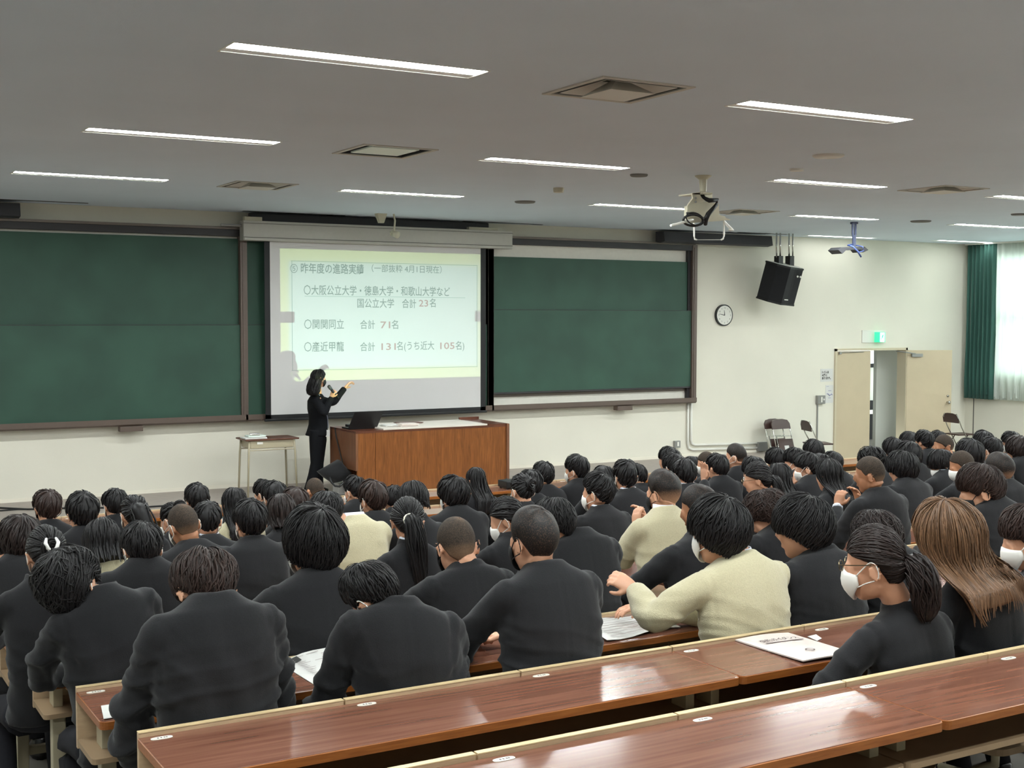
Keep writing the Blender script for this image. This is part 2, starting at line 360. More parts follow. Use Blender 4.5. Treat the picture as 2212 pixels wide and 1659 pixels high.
for i, (x, y) in enumerate(LIGHTS):
    o = root if i == 0 else copy_tree(root)
    o.location = (x, y, CZ+H0)
    if y > 15:
        for ch in o.children:
            if ch.name.startswith('lens'): ch.data = ch.data.copy(); ch.data.materials[0] = MAT['tube_dim']
    tag(o, 'lit recessed ceiling light, %s, %s' % (roww[y], colw[x]), 'light', 'recessed ceiling lights')
def vent(x, y, k, label):
    e = empty('air_vent', (x, y, CZ), label, 'vent', 'square ceiling air vents')
    h = VH; c = MB()
    for a in ((-h-.02, h+.02, -h-.02, -h+.02), (-h-.02, h+.02, h-.02, h+.02), (-h-.02, -h+.02, -h+.02, h-.02), (h-.02, h+.02, -h+.02, h-.02)):
        c.box(x+a[0], x+a[1], y+a[2], y+a[3], CZ-.008, CZ+.0)
    mk('frame', c, 'vent_frame', e)
    def frus(mb, r0, z0, r1, z1, t=0.006):
        R4 = lambda r, z: [(x-r, y-r, z), (x+r, y-r, z), (x+r, y+r, z), (x-r, y+r, z)]
        mb.loft([R4(r0, z0), R4(r1, z1), R4(r1-t, z1), R4(r0-t, z0), R4(r0, z0)], cap=False)
    c = MB(); c.box(x-h+.012, x+h-.012, y-h+.012, y+h-.012, CZ+.16, CZ+.17); frus(c, h-.012, CZ, h-.012, CZ+.16); mk('plenum', c, 'dark_grey' if k else 'vent_dark', e)
    for r in ((0.27,) if not k else ()): 
        c = MB(); frus(c, r, CZ-.004, r-.09, CZ+.08); mk('blade', c, 'vent_blade', e)
    if k: c = MB(); c.box(x-.225, x+.225, y-.225, y+.225, CZ-.004, CZ+.01, .003); p = mk('centre_plate', c, 'mint_plate', e)
    else:
        c = MB(); c.loft([[(x-.17, y-.17, CZ-.035), (x+.17, y-.17, CZ-.035), (x+.17, y+.17, CZ-.035), (x-.17, y+.17, CZ-.035)], [(x-.03, y-.03, CZ+.06), (x+.03, y-.03, CZ+.06), (x+.03, y+.03, CZ+.06), (x-.03, y+.03, CZ+.06)]]); p = mk('centre_plate', c, 'vent_blade', e)
mat('mint_plate', (236, 250, 240), 0.5)
vl = ['square air vent with a pyramid plate, nearest in the ceiling', 'square air vent with a pale mint centre plate', 'square air vent above the left blackboard', 'square air vent right of the white projector bracket, beyond a lit lamp', 'thin far square air vent just right of the white projector bracket', 'square air vent on the ceiling beyond the right edge']
for (x, y, k), l in zip(VENTS, vl): vent(x, y, k, l)
def disc(x, y, r, m, name, label, cat, drop=.02, ring=True, group=None):
    c = MB(); k = np.linspace(0, 2*PI, 25)[:-1]
    rr = [(r, 0), (r, -drop*.5), (r*.9, -drop), (r*.2, -drop)]
    c.loft([[(x+a*math.cos(t), y+a*math.sin(t), CZ+z) for t in k] for a, z in rr]); return tag(mk(name, c, m, O=(x, y, CZ), auto=True), label, cat, group)
disc(8.16, 8.43, .14, 'vent_blade', 'ceiling_speaker', 'round flat ceiling speaker between two lights on the right', 'speaker')
disc(7.63, 10.55, .09, 'vent_dark', 'ceiling_downlight', 'small dark unlit downlight right of the middle ceiling light', 'light')
disc(8.18, 13.72, .13, 'vent_dark', 'ceiling_downlight', 'dark round ceiling opening left of the projector bracket', 'light')
disc(8.66, 9.37, .07, 'vent_blade', 'smoke_detector', 'small pale detector disc beside the round ceiling speaker', 'detector')
disc(14.85, 13.4, .15, 'vent_dark', 'ceiling_downlight', 'dark round unlit downlight above the hanging blue-cabled bracket', 'light')
disc(15.0, 11.8, .10, 'vent_dark', 'ceiling_downlight', 'small dark downlight at the right edge of the ceiling', 'light')
disc(7.65, 12.1, .06, 'bracket', 'smoke_detector', 'small pale detector left of the projector bracket', 'detector', drop=.05)
for n, (x0, x1, y, s) in enumerate(((1.4, 3.55, 16.83, 'left end of the front wall'), (5.62, 7.12, 16.95, 'left half of the screen'), (9.05, 10.45, 17.0, 'right end of the screen'), (14.2, 15.3, 16.78, 'loudspeaker'))):
    c = MB(); c.box(x0, x1, y-.028, y+.028, CZ-.004, CZ); tag(mk('air_slot', c, 'slot_dark', O=(x0, y, CZ)), 'thin dark air slot in the ceiling above the '+s, 'vent', 'ceiling air slots')
# ================= boards on the front wall =================
def board(x0, x1, ztop_panel, zsplit, zbot_panel, zt, zb, label, left_post=True):
    e = empty('blackboard', (x0, D, zb), label, 'blackboard', 'green blackboards along the front wall')
    c = MB(); c.box(x0, x1, D-.03, D, zb, zt); mk('backing', c, 'white_backing', e)
    c = MB(); c.box(x0+.03, x1-.05, D-.075, D-.045, zsplit-.02, ztop_panel, .003); p = mk('upper_panel', c, 'green_board', e)
    c = MB(); c.box(x0+.03, x1-.012, D-.125, D-.095, zbot_panel, zsplit, .003); mk('lower_panel', c, 'green_board', e)
    c = MB(); c.box(x0+.03, x1-.012, D-.13, D-.095, zbot_panel-.028, zbot_panel); c.box(x0+.03, x1-.012, D-.128, D-.09, zsplit, zsplit+.008); mk('panel_edge', c, 'board_frame_dark', e)
    c = MB(); c.box(x0, x1, D-.15, D, zt, zt+.09, .003); mk('top_rail', c, 'board_frame_dark', e)
    c = MB(); c.box(x0, x1, D-.17, D, zt+.09, zt+.125, .003); mk('top_cap', c, 'tray', e)
    c = MB(); c.loft([[(x, D, zb), (x, D-.19, zb), (x, D-.2, zb+.02), (x, D-.2, zb-.05), (x, D-.17, zb-.075), (x, D, zb-.075)] for x in (x0, x1+.03)]); mk('chalk_tray', c, 'board_frame', e)
    for x in ([x0] if left_post else [])+[x1]:
        c = MB(); c.box(x-.05, x+.05, D-.16, D, zb, zt+.1, .004); c.box(x-.02, x+.02, D-.168, D-.15, zb, zt+.05); mk('post', c, 'board_frame', e)
    return e
board(-1.0, 5.66, 1.07, -.118, -1.375, 1.10, -1.375, 'large green blackboard left of the projection screen', False)
board(5.66, 9.56, 1.07, -.118, -1.375, 1.10, -1.375, 'green blackboard mostly hidden behind the projection screen', False)
e = board(9.56, 13.5, 0.93, .108, -1.165, 1.12, -1.375, 'green blackboard with white wall strips, right of the screen')
c = MB(); c.box(13.40, 13.455, D-.1, D-.02, -1.37, 1.12); mk('side_channel', c, 'board_frame_dark', e)
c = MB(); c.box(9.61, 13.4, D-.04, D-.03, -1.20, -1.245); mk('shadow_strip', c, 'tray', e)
for x, l in ((3.95, 'left'), (11.9, 'right')):
    c = MB(); c.box(x, x+.3, D-.2, D-.08, -1.52, -1.45, .006); tag(mk('chalk_box', c, 'board_frame', O=(x, D, -1.5)), 'small brown chalk box under the tray of the %s blackboard' % l, 'box', 'chalk boxes')
for x0, x1, l in ((-1.2, 2.73, 'black lamp housing above the left blackboard, cut off by the left edge'), (12.68, 15.0, 'long black lamp housing above the right blackboard, near the loudspeaker')):
    c = MB(); c.loft([[(x, 16.93, 1.41), (x, 16.83, 1.40), (x, 16.80, 1.24), (x, 16.93, 1.22), (x, 17.05, 1.24), (x, 17.05, 1.41)] for x in (x0, x1)])
    tag(mk('board_lamp', c, 'dark_grey', O=(x0, 16.9, 1.4)), l, 'lamp')
    for xx in (x0+.3, x1-.3):
        pass
# ---- projection screen
YS_ = 16.93
e = empty('projection_screen', (5.59, YS_, 1.03), 'lowered white projection screen showing a pale green slide of results', 'screen')
c = MB(); c.box(5.59, 9.815, YS_-.10, YS_+.07, 1.035, 1.305, .008); mk('housing', c, 'housing', e)
c = MB(); c.box(5.588, 9.817, YS_-.106, YS_-.1, 1.075, 1.082); c.box(5.588, 9.817, YS_-.106, YS_-.1, 1.266, 1.272); mk('groove', c, 'groove', e)
c = MB(); c.box(5.60, 9.80, YS_-.11, YS_-.1, 1.037, 1.073, .004); mk('lower_lip', c, 'housing', e)
c = MB(); c.box(5.995, 9.315, YS_, YS_+.004, -1.365, 1.035); mk('sheet', c, 'screen_white', e)
c = MB(); c.box(5.915, 5.995, YS_, YS_+.004, -1.42, 1.035); c.box(9.315, 9.405, YS_, YS_+.004, -1.42, 1.035); c.box(5.915, 9.405, YS_, YS_+.004, -1.42, -1.365); mk('border', c, 'screen_border', e)
c = MB(); c.box(5.9, 9.42, YS_-.015, YS_+.02, -1.455, -1.42, .008); mk('bottom_bar', c, 'black_plastic', e)
c = MB(); c.box(5.62, 5.87, YS_-.06, YS_+.02, 1.305, 1.36, .006); c.box(9.1, 9.6, YS_-.03, YS_+.05, 1.305, 1.35, .006); mk('mounting_block', c, 'bracket', e)
c = MB(); c.tube([(5.3, YS_-.02, 1.235), (5.6, YS_-.02, 1.235)], .018, 10); mk('pull_rod', c, 'grey_metal', e)
# slide lettering, flat on the sheet
T1, T2, T3 = MB(), MB(), MB(); yt = YS_-.002
def stext(mb, txt, px0, px1, pyb, h, **k):
    nm, mm = ('slide_lettering', 'slide_text') if mb is T1 else ('slide_figures', 'slide_text_red'); mb = MB()
    a = ony(px0, pyb, yt); b = ony(px1, pyb, yt); wall_text(mb, txt, a[0], a[2], yt, h, width=b[0]-a[0], **k); mk(nm, mb, mm, e)
stext(T1, '昨年度の進路実績', 650, 786, 588, .155, bold=.0012)
stext(T1, '⑤', 627, 643, 588, .15)
stext(T1, '（一部抜粋 4月1日現在）', 803, 954, 586, .12)
stext(T1, '〇大阪公立大学・徳島大学・和歌山大学など', 656, 972, 635, .15, bold=.001)
stext(T1, '国公立大学　合計', 772, 899, 663, .145, bold=.0008); stext(T2, '23', 905, 925, 662, .14, bold=.001); stext(T1, '名', 928, 941, 662, .14, bold=.0008)
stext(T1, '〇関関同立', 657, 743, 709, .15, bold=.0008); stext(T1, '合計', 778, 810, 709, .14, bold=.0008); stext(T2, '71', 822, 843, 709, .14, bold=.001); stext(T1, '名', 846, 860, 709, .14, bold=.0008)
stext(T1, '〇産近甲龍', 657, 743, 758, .15, bold=.0008); stext(T1, '合計', 778, 810, 757, .14, bold=.0008); stext(T2, '131', 824, 855, 756, .14, bold=.001); stext(T1, '名(うち近大', 857, 938, 755, .14, bold=.0008)
stext(T2, '105', 951, 982, 754, .14, bold=.001); stext(T1, '名)', 984, 1003, 754, .14, bold=.0008)
ln = .006
T3.box(6.30, 9.26, yt, yt+.001, .772, .772+ln); T3.box(6.30, 9.26, yt, yt+.001, -.755, -.755+ln); T3.box(6.31, 6.316, yt, yt+.001, -.75, .77); T3.box(9.25, 9.256, yt, yt+.001, -.75, .77)
a = ony(658, 640, yt); b = ony(1005, 641, yt); T3.box(a[0], b[0], yt, yt+.001, a[2], a[2]+.005)
mk('slide_rules', T3, 'slide_line', e)
# lamp rail and small devices above the screen
c = MB(); c.box(5.75, 9.5, 17.0, 17.12, 1.30, 1.43, .02); tag(mk('lamp_rail', c, 'dark_grey', O=(5.75, 17.05, 1.43)), 'dark rail squeezed between ceiling and screen housing', 'rail')
e = empty('ceiling_camera', (7.62, 16.6, CZ), 'pale little device hanging before the top of the screen housing', 'camera')
x = onz(832, 478, CZ)[0]; yy = 16.35
p = ony(826, 478, yy); q = ony(852, 505, yy)
c = MB(); c.loft([[(p[0]-.075, yy, CZ), (p[0]+.075, yy, CZ), (p[0]+.075, yy+.1, CZ), (p[0]-.075, yy+.1, CZ)], [(p[0]-.035, yy+.02, CZ-.13), (p[0]+.035, yy+.02, CZ-.13), (p[0]+.035, yy+.07, CZ-.13), (p[0]-.035, yy+.07, CZ-.13)]]); mk('bracket', c, 'bracket', e)
c = MB(); c.tube([(q[0]-.01, yy, CZ), (q[0]+.01, yy, CZ-.09), (q[0]-.005, yy, q[2]+.04)], .014, 8); mk('stem', c, 'bracket', e)
c = MB(); c.cyl((q[0]-.01, yy+.03, q[2]+.01), (q[0]+.03, yy-.05, q[2]-.02), .042, 16, .05); c.ell((q[0]-.01, yy+.03, q[2]+.01), (.045, .045, .045), 14, 8); mk('camera_head', c, 'bracket', e, smooth=True)
# ---- white projector bracket on the ceiling
e = empty('projector_bracket', (8.25, 10.3, CZ), 'cream ceiling bracket with coiled black cables and thin white rods', 'bracket')
Yb = 10.3
P = lambda x, y, dy=0: tuple(ony(x, y, Yb+dy))
c = MB(); c.tube([P(1519, 376), P(1519, 381), P(1519, 388), P(1519, 414)], [.09, .085, .042, .034], 14); mk('stem', c, 'bracket', e, auto=True)
def plate(mb, pts, y0, t):
    v = [tuple(ony(x, y, y0)) for x, y in pts]; w_ = [(a, b+t, c_) for a, b, c_ in v]; mb.loft([v, w_])
c = MB(); plate(c, [(1495, 418), (1513, 415), (1511, 424), (1524, 434), (1485, 445), (1497, 428)], Yb-.12, .02); plate(c, [(1512, 415), (1539, 416), (1539, 428), (1530, 432), (1514, 427)], Yb+.1, .02); plate(c, [(1498, 417), (1538, 417), (1538, 420), (1498, 420)], Yb-.12, .24); mk('head_plate', c, 'bracket', e)
c = MB(); plate(c, [(1485, 445), (1524, 435), (1553, 440), (1554, 464), (1567, 468), (1568, 474), (1520, 470), (1484, 470)], Yb-.02, .05); mk('back_plate', c, 'bracket', e)
c = MB(); plate(c, [(1484, 468), (1568, 471), (1580, 475), (1545, 478), (1484, 482)], Yb-.08, .03); mk('arm_plate', c, 'bracket', e)
c = MB(); c.tube([P(1449, 487, -.25), P(1515, 470, 0)], .012, 8); c.tube([P(1563, 478), P(1582, 497, -.05)], .014, 8); c.ell(P(1579, 497, -.05), (.03, .03, .012)); mk('adjusting_rod', c, 'white_paint', e)
c = MB(); c.tube([P(1499, 472), P(1499.5, 510), P(1501, 517), P(1505, 518)], .009, 8); c.tube([P(1564, 476), P(1564, 510), P(1562, 516), P(1558, 518)], .009, 8); c.tube([P(1505, 518), P(1558, 518)], .003, 6); mk('hanging_rod', c, 'white_paint', e)
c = MB(); c.tube([P(1515, 418, -.08), P(1521, 428, -.1), P(1532, 433, -.12), P(1550, 432, -.13), P(1548, 442, -.13), P(1530, 462, -.13), P(1524, 475, -.13), P(1524, 485, -.1)], [.018, .02, .024, .02, .02, .026, .028, .02], 8)
k = [(P(1497+21*math.cos(t)*1.0, 476+12*math.sin(t), -.14+.03*math.sin(t))) for t in np.linspace(-.3, 2*PI+.2, 26)]; c.tube(k, .012, 7)
k = [(P(1501+19*math.cos(t)*1.0, 473+14*math.sin(t+.3), -.18+.03*math.sin(t))) for t in np.linspace(0, 2*PI, 22)]; c.tube(k, .007, 6); c.tube([P(1483, 460, -.15), P(1500, 461, -.15), P(1513, 467, -.14), P(1524, 474, -.13)], .009, 6)
mk('cable', c, 'black_line', e, smooth=True)
c = MB(); [c.cyl(P(1503, y, -.125), P(1503, y, -.14), .012, 10) for y in (428, 436)]; mk('bolt', c, 'vent_dark', e)
# ---- blue-cabled bracket further back
e = empty('projector_mount', (14.2, 14.1, CZ), 'dark empty projector mount with blue cables hanging near the corner', 'bracket')
Yb = 14.1
c = MB(); c.tube([P(1845, 479), P(1845, 484)], .06, 12); c.tube([P(1842, 480), P(1842, 505), P(1844, 518)], .018, 8); c.tube([P(1848, 480), P(1848, 505), P(1846, 518)], .018, 8); c.tube([P(1845, 508), P(1845, 533)], .03, 8); mk('stem', c, 'blue_grey', e)
c = MB(); plate(c, [(1811, 540), (1818, 534), (1868, 533), (1876, 540), (1865, 545), (1860, 539), (1828, 540), (1820, 548)], Yb-.1, .22); mk('mount_plate', c, 'dark_grey', e)
c = MB(); c.tube([P(1842, 528), P(1832, 530), P(1842, 532, -.1), P(1852, 542, -.1), P(1860, 555, -.1)], .014, 7); c.tube([P(1850, 530), P(1864, 533, -.1), P(1866, 542, -.1), P(1855, 545, -.1), P(1850, 540, -.1)], .01, 7); mk('cable', c, 'cable_blue', e, smooth=True) if 'cable_blue' in MAT else (mat('cable_blue', (74, 92, 150), .5), mk('cable', c, 'cable_blue', e, smooth=True))
# ---- hanging loudspeaker
SPY = 16.55
e = empty('loudspeaker', (15.05, SPY, .6), 'black loudspeaker tilted down, hanging by the corner from four chrome rods', 'speaker')
ctr = np.array(ony(1689, 613, SPY)); tilt = R(15); yaw_ = R(12)
Mx = Matrix.Translation(Vector(ctr))@Matrix.Rotation(yaw_, 4, 'Z')@Matrix.Rotation(tilt, 4, 'X')@Matrix.Rotation(R(3), 4, 'Y')
c = MB(); hw, hd, hh = .30, .22, .30
prof = [(-hw, hd), (hw, hd), (hw, -.02), (hw*.62, -hd), (.03, -hd*.93), (-.03, -hd*.93), (-hw*.62, -hd), (-hw, -.02)]
vv = lambda z, s=1: [tuple(Mx@Vector((x*s, y*s, z))) for x, y in prof]
c.loft([vv(-hh), vv(hh)]); mk('cabinet', c, 'black_cloth', e)
c = MB(); c.loft([vv(hh, 1.03), vv(hh+.03, 1.03)]); mk('end_cap', c, 'black_plastic', e); c = MB(); c.loft([vv(-hh-.03, 1.03), vv(-hh, 1.03)]); mk('end_cap', c, 'black_plastic', e)
c = MB(); c.loft([vv(hh+.03, .88), vv(hh+.035, .88)]); mk('cap_plate', c, 'white_paint', e); c = MB(); c.loft([vv(-hh-.035, .9), vv(-hh-.03, .9)]); mk('cap_plate', c, 'white_paint', e)
c = MB(); c.box(-.12, -.02, -hd*.99-.005, -hd*.9, -hh+.06, -hh+.075, m=Mx); mk('badge', c, 'white_paint', e)
c = MB(); [c.ell(Mx@Vector((x, -hd-.004, hh*.62)), (.022, .01, .018), 10, 6) for x in (.07, .155)]; mk('driver', c, 'white_paint', e)
for x0 in (1677.5, 1685.5, 1704.5, 1712.5):
    c = MB(); a = ony(x0, 511, SPY); b = ony(x0, 556, SPY); c.cyl((a[0], SPY, CZ-.003), (b[0], SPY, b[2]), .014, 8); mk('rod', c, 'chrome', e, smooth=True)
for x0 in (1682, 1706):
    c = MB(); a = ony(x0, 553, SPY); b = ony(x0, 575, SPY); c.box(a[0]-.05, a[0]+.05, SPY-.06, SPY+.06, b[2]-.02, a[2], .006); mk('clamp', c, 'black_plastic', e)
# ---- wall clock, stopped at a quarter to twelve
e = empty('wall_clock', (14.24, D, .037), 'round wall clock with black rim on the wall beside the right blackboard', 'clock')
c = MB(); c.disc((14.24, D, .037), .185, .185, .045, 40); mk('rim', c, 'black_plastic', e)
c = MB(); c.disc((14.24, D-.045, .037), .165, .165, .003, 40); mk('dial', c, 'white_paint', e)
c = MB()
for i in range(12):
    t = i*PI/6; v, f = text_mb(str(12 if i == 0 else i), .04, align='CENTER'); c.add([(14.24+.128*math.sin(t)+q[0], D-.050, .037+.128*math.cos(t)-.014+q[1]) for q in v], f)
mk('numeral', c, 'ink_dark', e)
for t, L_, n in ((R(-8), .085, 'hour_hand'), (R(-80), .125, 'minute_hand')):
    c = MB(); c.tube([(14.24, D-.053, .037), (14.24+L_*math.sin(t), D-.053, .037+L_*math.cos(t))], [.006, .003], 6); mk(n, c, 'black_line', e)
# ---- exit sign
e = empty('exit_sign', (17.86, D, -.35), 'small green lit running-man exit sign on a white wall panel above the door', 'sign')
c = MB(); c.box(17.55, 18.17, D-.02, D, -.47, -.235, .004); mk('panel', c, 'white_paint', e)
c = MB(); c.box(17.86, 18.02, D-.14, D-.02, -.46, -.27, .004); mk('lamp_box', c, 'exit_green', e)
c = MB(); c.box(17.885, 17.995, D-.145, D-.14, -.45, -.28); mk('face', c, 'exit_white', e)
c = MB(); q = lambda x, z: (17.94+x, D-.149, -.365+z)
c.ell(q(.012, .055), (.012, .003, .012), 10, 6); c.tube([q(.008, .04), q(-.005, .0)], [.012, .01], 6); c.tube([q(-.005, 0), q(.02, -.02), q(.01, -.06)], .007, 6); c.tube([q(-.005, 0), q(-.03, -.02), q(-.04, -.045)], .007, 6); c.tube([q(.006, .035), q(-.02, .02), q(-.03, .0)], .005, 6); c.tube([q(.008, .035), q(.03, .015)], .005, 6)
mk('running_figure', c, 'exit_green', e)
# ---- notices, switches, conduits
e = empty('wall_notice', (16.68, D, -1.05), 'square paper notice with three lines of bold print, left of the door', 'notice')
c = MB(); c.box(16.53, 16.835, D-.004, D, -1.17, -.935); mk('sheet', c, 'paper', e)
c = MB()
for i, t in enumerate(('トイレは', '４階に', 'あります。')): wall_text(c, t, 16.565, -1.015-.055*i, D-.006, .05, width=(.17, .13, .22)[i], bold=.0022)
mk('print', c, 'ink_dark', e)
e = empty('wall_notice', (16.8, D, -1.4), 'white paper with faint drawing and small print, right beside the door frame', 'notice')
c = MB(); c.box(16.66, 16.85, D-.004, D, -1.565, -1.235); mk('sheet', c, 'paper', e)
c = MB(); c.box(16.68, 16.74, D-.006, D-.004, -1.262, -1.256); c.box(16.73, 16.80, D-.006, D-.004, -1.345, -1.335); c.box(16.73, 16.79, D-.006, D-.004, -1.475, -1.465); c.tube([(16.69, D-.005, -1.39), (16.73, D-.005, -1.40), (16.76, D-.005, -1.43), (16.81, D-.005, -1.40), (16.83, D-.005, -1.42)], [.006, .012, .01, .012, .006], 6); mk('print', c, 'print_blue', e) if 'print_blue' in MAT else (mat('print_blue', (150, 150, 176), .8), mk('print', c, 'print_blue', e))
e = empty('switch_box', (16.5, D, -1.47), 'metal switch box with two switches and a pipe below, left of the door', 'switch')
c = MB(); c.box(16.42, 16.60, D-.07, D, -1.57, -1.415, .006); mk('box', c, 'grey_metal', e)
c = MB(); c.box(16.49, 16.52, D-.075, D-.07, -1.54, -1.44); c.cyl((16.56, D-.075, -1.49), (16.56, D-.07, -1.49), .018, 10); mk('switch', c, 'white_paint', e)
c = MB(); c.cyl((16.46, D-.015, -1.57), (16.46, D-.015, -2.62), .012, 8); mk('pipe', c, 'grey_metal', e)
e = empty('wall_socket', (13.25, D, -2.15), 'small metal wall socket low on the wall under the right blackboard', 'socket')
c = MB(); c.box(13.19, 13.31, D-.05, D, -2.21, -2.09, .005); mk('box', c, 'grey_metal', e); c = MB(); c.box(13.24, 13.275, D-.054, D-.05, -2.18, -2.11); mk('socket', c, 'white_paint', e)
e = empty('cable_duct', (13.5, D, -1.9), 'white cable duct running down from the blackboard and along the wall', 'duct')
c = MB(); c.tube([(13.48, D-.025, -1.46), (13.48, D-.025, -2.14), (13.50, D-.025, -2.22), (13.58, D-.025, -2.26), (15.02, D-.025, -2.30)], .022, 8); mk('outer_pipe', c, 'white_paint', e, smooth=True)
c = MB(); c.tube([(13.55, D-.025, -1.46), (13.55, D-.025, -2.10), (13.57, D-.025, -2.15), (13.63, D-.025, -2.18), (15.02, D-.025, -2.22)], .022, 8); mk('inner_pipe', c, 'white_paint', e, smooth=True)
c = MB(); c.box(15.02, 15.24, D-.07, D, -2.36, -2.20, .006); mk('junction_box', c, 'grey_metal', e); c = MB(); c.cyl((15.0, D-.02, -2.36), (15.0, D-.02, -2.62), .012, 8); mk('down_pipe', c, 'white_paint', e)
# ---- curtains on the right wall
def curtain(name, y0, y1, x, zt, zb, n, amp, m, label, seed, thick=.004):
    rg = np.random.default_rng(seed); ys = np.linspace(y0, y1, n*8+1); ph = np.cumsum(rg.uniform(.75, 1.25, len(ys)))*2*PI/8
    c = MB(); zs = np.linspace(zb, zt, 9); rows = []
    for z in zs:
        k = (z-zb)/(zt-zb); a = amp*(1-.45*k); rows.append([(x+a*math.sin(p+.25*math.sin(z*2+p*.3))+a*.3*math.sin(2.1*p), y+.015*math.sin(z*3+p)*(1-k), z) for y, p in zip(ys, ph)])
    fr_ = np.array(rows); bk = fr_.copy(); bk[..., 0] += thick; c.loft([list(a)+list(b[::-1]) for a, b in zip(fr_, bk)])
    return tag(mk(name, c, m, O=(x, y0, zb), smooth=True), label, 'curtain')
curtain('drape_curtain', 16.42, 17.12, 20.28, 1.42, -1.57, 7, .05, 'curtain_green', 'gathered dark green curtain hanging at the far corner of the window wall', 3)
curtain('sheer_curtain', 11.2, 16.44, 20.31, 1.42, -1.565, 34, .035, 'curtain_sheer', 'pale see-through lace curtain lit by daylight, beside the green curtain', 4, thick=.001)
curtain('sheer_curtain', 3.2, 9.8, 20.31, 1.42, -1.565, 40, .035, 'curtain_sheer', 'second lace curtain along the window wall, beyond the right edge', 5, thick=.001)
c = MB(); c.box(20.24, 20.38, 3.0, 17.15, 1.415, 1.44); struct('trim_4', c, 'white_paint')
# ================= stage furniture =================
DX0, DX1, DY0, DY1, DZT = 6.53, 8.80, 15.22, 16.1, -1.485
e = empty('teacher_desk', (7.6, 15.7, ZS), 'wide wooden lecturer desk with tall orange-brown front panel on the stage', 'desk')
c = MB(); c.box(DX0+.28, DX1, DY0, DY0+.03, ZS+.02, DZT-.03); c.box(DX0+.02, DX0+.275, DY0+.004, DY0+.03, ZS+.02, DZT-.03); mk('front_panel', c, 'teacher_wood', e)
c = MB(); c.box(DX0, DX0+.03, DY0, DY1, -2.0, DZT-.03); mk('side_panel', c, 'teacher_side', e)
c = MB(); c.box(DX1-.02, DX1+.02, DY0-.02, DY1, ZS, DZT+.01); mk('side_panel', c, 'teacher_side', e)
c = MB(); c.box(DX0, DX1, DY0, DY1, DZT-.03, DZT); mk('desktop', c, 'wood_dark_top', e)
c = MB(); c.box(DX0+.39, DX1-.32, DY0-.004, DY1-.04, DZT, DZT+.022, .004); mk('top_board', c, 'teacher_top', e)
c = MB(); c.box(DX1-.30, DX1+.02, DY0, DY1, DZT, DZT+.012); c.box(DX1-.30, DX1+.02, DY1-.02, DY1, DZT, DZT+.05); mk('raised_ledge', c, 'wood_dark_top', e)
c = MB(); c.box(DX0+.1, DX1-.05, DY0-.012, DY1, ZS, ZS+.02); c.box(DX0+.6, DX0+.63, DY0+.03, DY1-.1, ZS, DZT-.03); c.box(DX0+.1, DX0+.6, DY1-.25, DY1-.2, ZS, -2.0); mk('plinth', c, 'teacher_side', e)
c = MB(); q = [(DX0-.01, 15.9, DZT), (DX0-.015, 15.85, DZT-.12), (DX0-.015, 15.6, DZT-.5), (DX0-.02, 15.45, DZT-.75), (DX0-.02, 15.42, ZS+.02)]; c.tube(q, .008, 6); tag(mk('power_cable', c, 'black_line', O=(DX0, 15.8, DZT), smooth=True), 'thin dark cable hanging down the side of the lecturer desk', 'cable')
# laptop seen from behind
lx0, lx1 = ony(755, 925, 15.45)[0], ony(817, 925, 15.45)[0]; LT = DZT+.002
e = empty('laptop', (lx0+.2, 15.5, LT), 'open black laptop seen from behind on the lecturer desk', 'laptop')
c = MB(); c.box(lx0+.02, lx1+.02, 15.50, 15.76, LT, LT+.02, .004); mk('base', c, 'black_plastic', e)
Mx = Matrix.Translation(Vector(((lx0+lx1)/2, 15.5, LT+.012)))@Matrix.Rotation(R(-14), 4, 'Y')@Matrix.Identity(4)
ll = lx1-lx0
c = MB(); v = [(lx0, 15.49, LT+.01), (lx1, 15.49, LT+.01), (lx1+.055, 15.40, LT+.235), (lx0+.055, 15.40, LT+.235)]; w_ = [(a, b+.01, d) for a, b, d in v]; c.loft([v, w_]); mk('screen_lid', c, 'black_plastic', e)
c = MB(); c.box(lx0+.03, lx0+.12, 15.4845, 15.4855, LT+.05, LT+.056); mk('maker_mark', c, 'dark_grey', e)
for i, (x, y, w_, d, h, l, m) in enumerate(((7.05, 15.42, .30, .21, .02, 'pale flat booklet beside the laptop on the lecturer desk', 'paper'), (7.22, 15.33, .26, .18, .035, 'small pile of white handouts in the middle of the lecturer desk', 'paper_pink'), (7.4, 15.72, .34, .22, .012, 'dark red-brown folder at the back of the lecturer desk', 'wood_dark_top'), (6.62, 15.7, .22, .18, .05, 'black adapter with cables behind the laptop', 'black_plastic'))):
    if i == 3: c = MB(); c.box(x, x+w_*.6, y, y+d*.5, LT, LT+h, .01); c.tube([(x+.1, y+.05, LT+.03), (x+.18, y-.05, LT+.05), (x+.28, y-.1, LT+.02)], .006, 6)
    else: 
        c = MB(); c.box(x, x+w_, y, y+d, LT+.022, LT+.022+h*.5, .002); c.box(x+.015, x+w_+.01, y-.01, y+d-.01, LT+.022+h*.5, LT+.022+h, .002)
    tag(mk(('booklet', 'handout_pile', 'folder', 'power_adapter')[i], c, m, O=(x, y, LT)), l, ('book', 'paper', 'folder', 'adapter')[i])
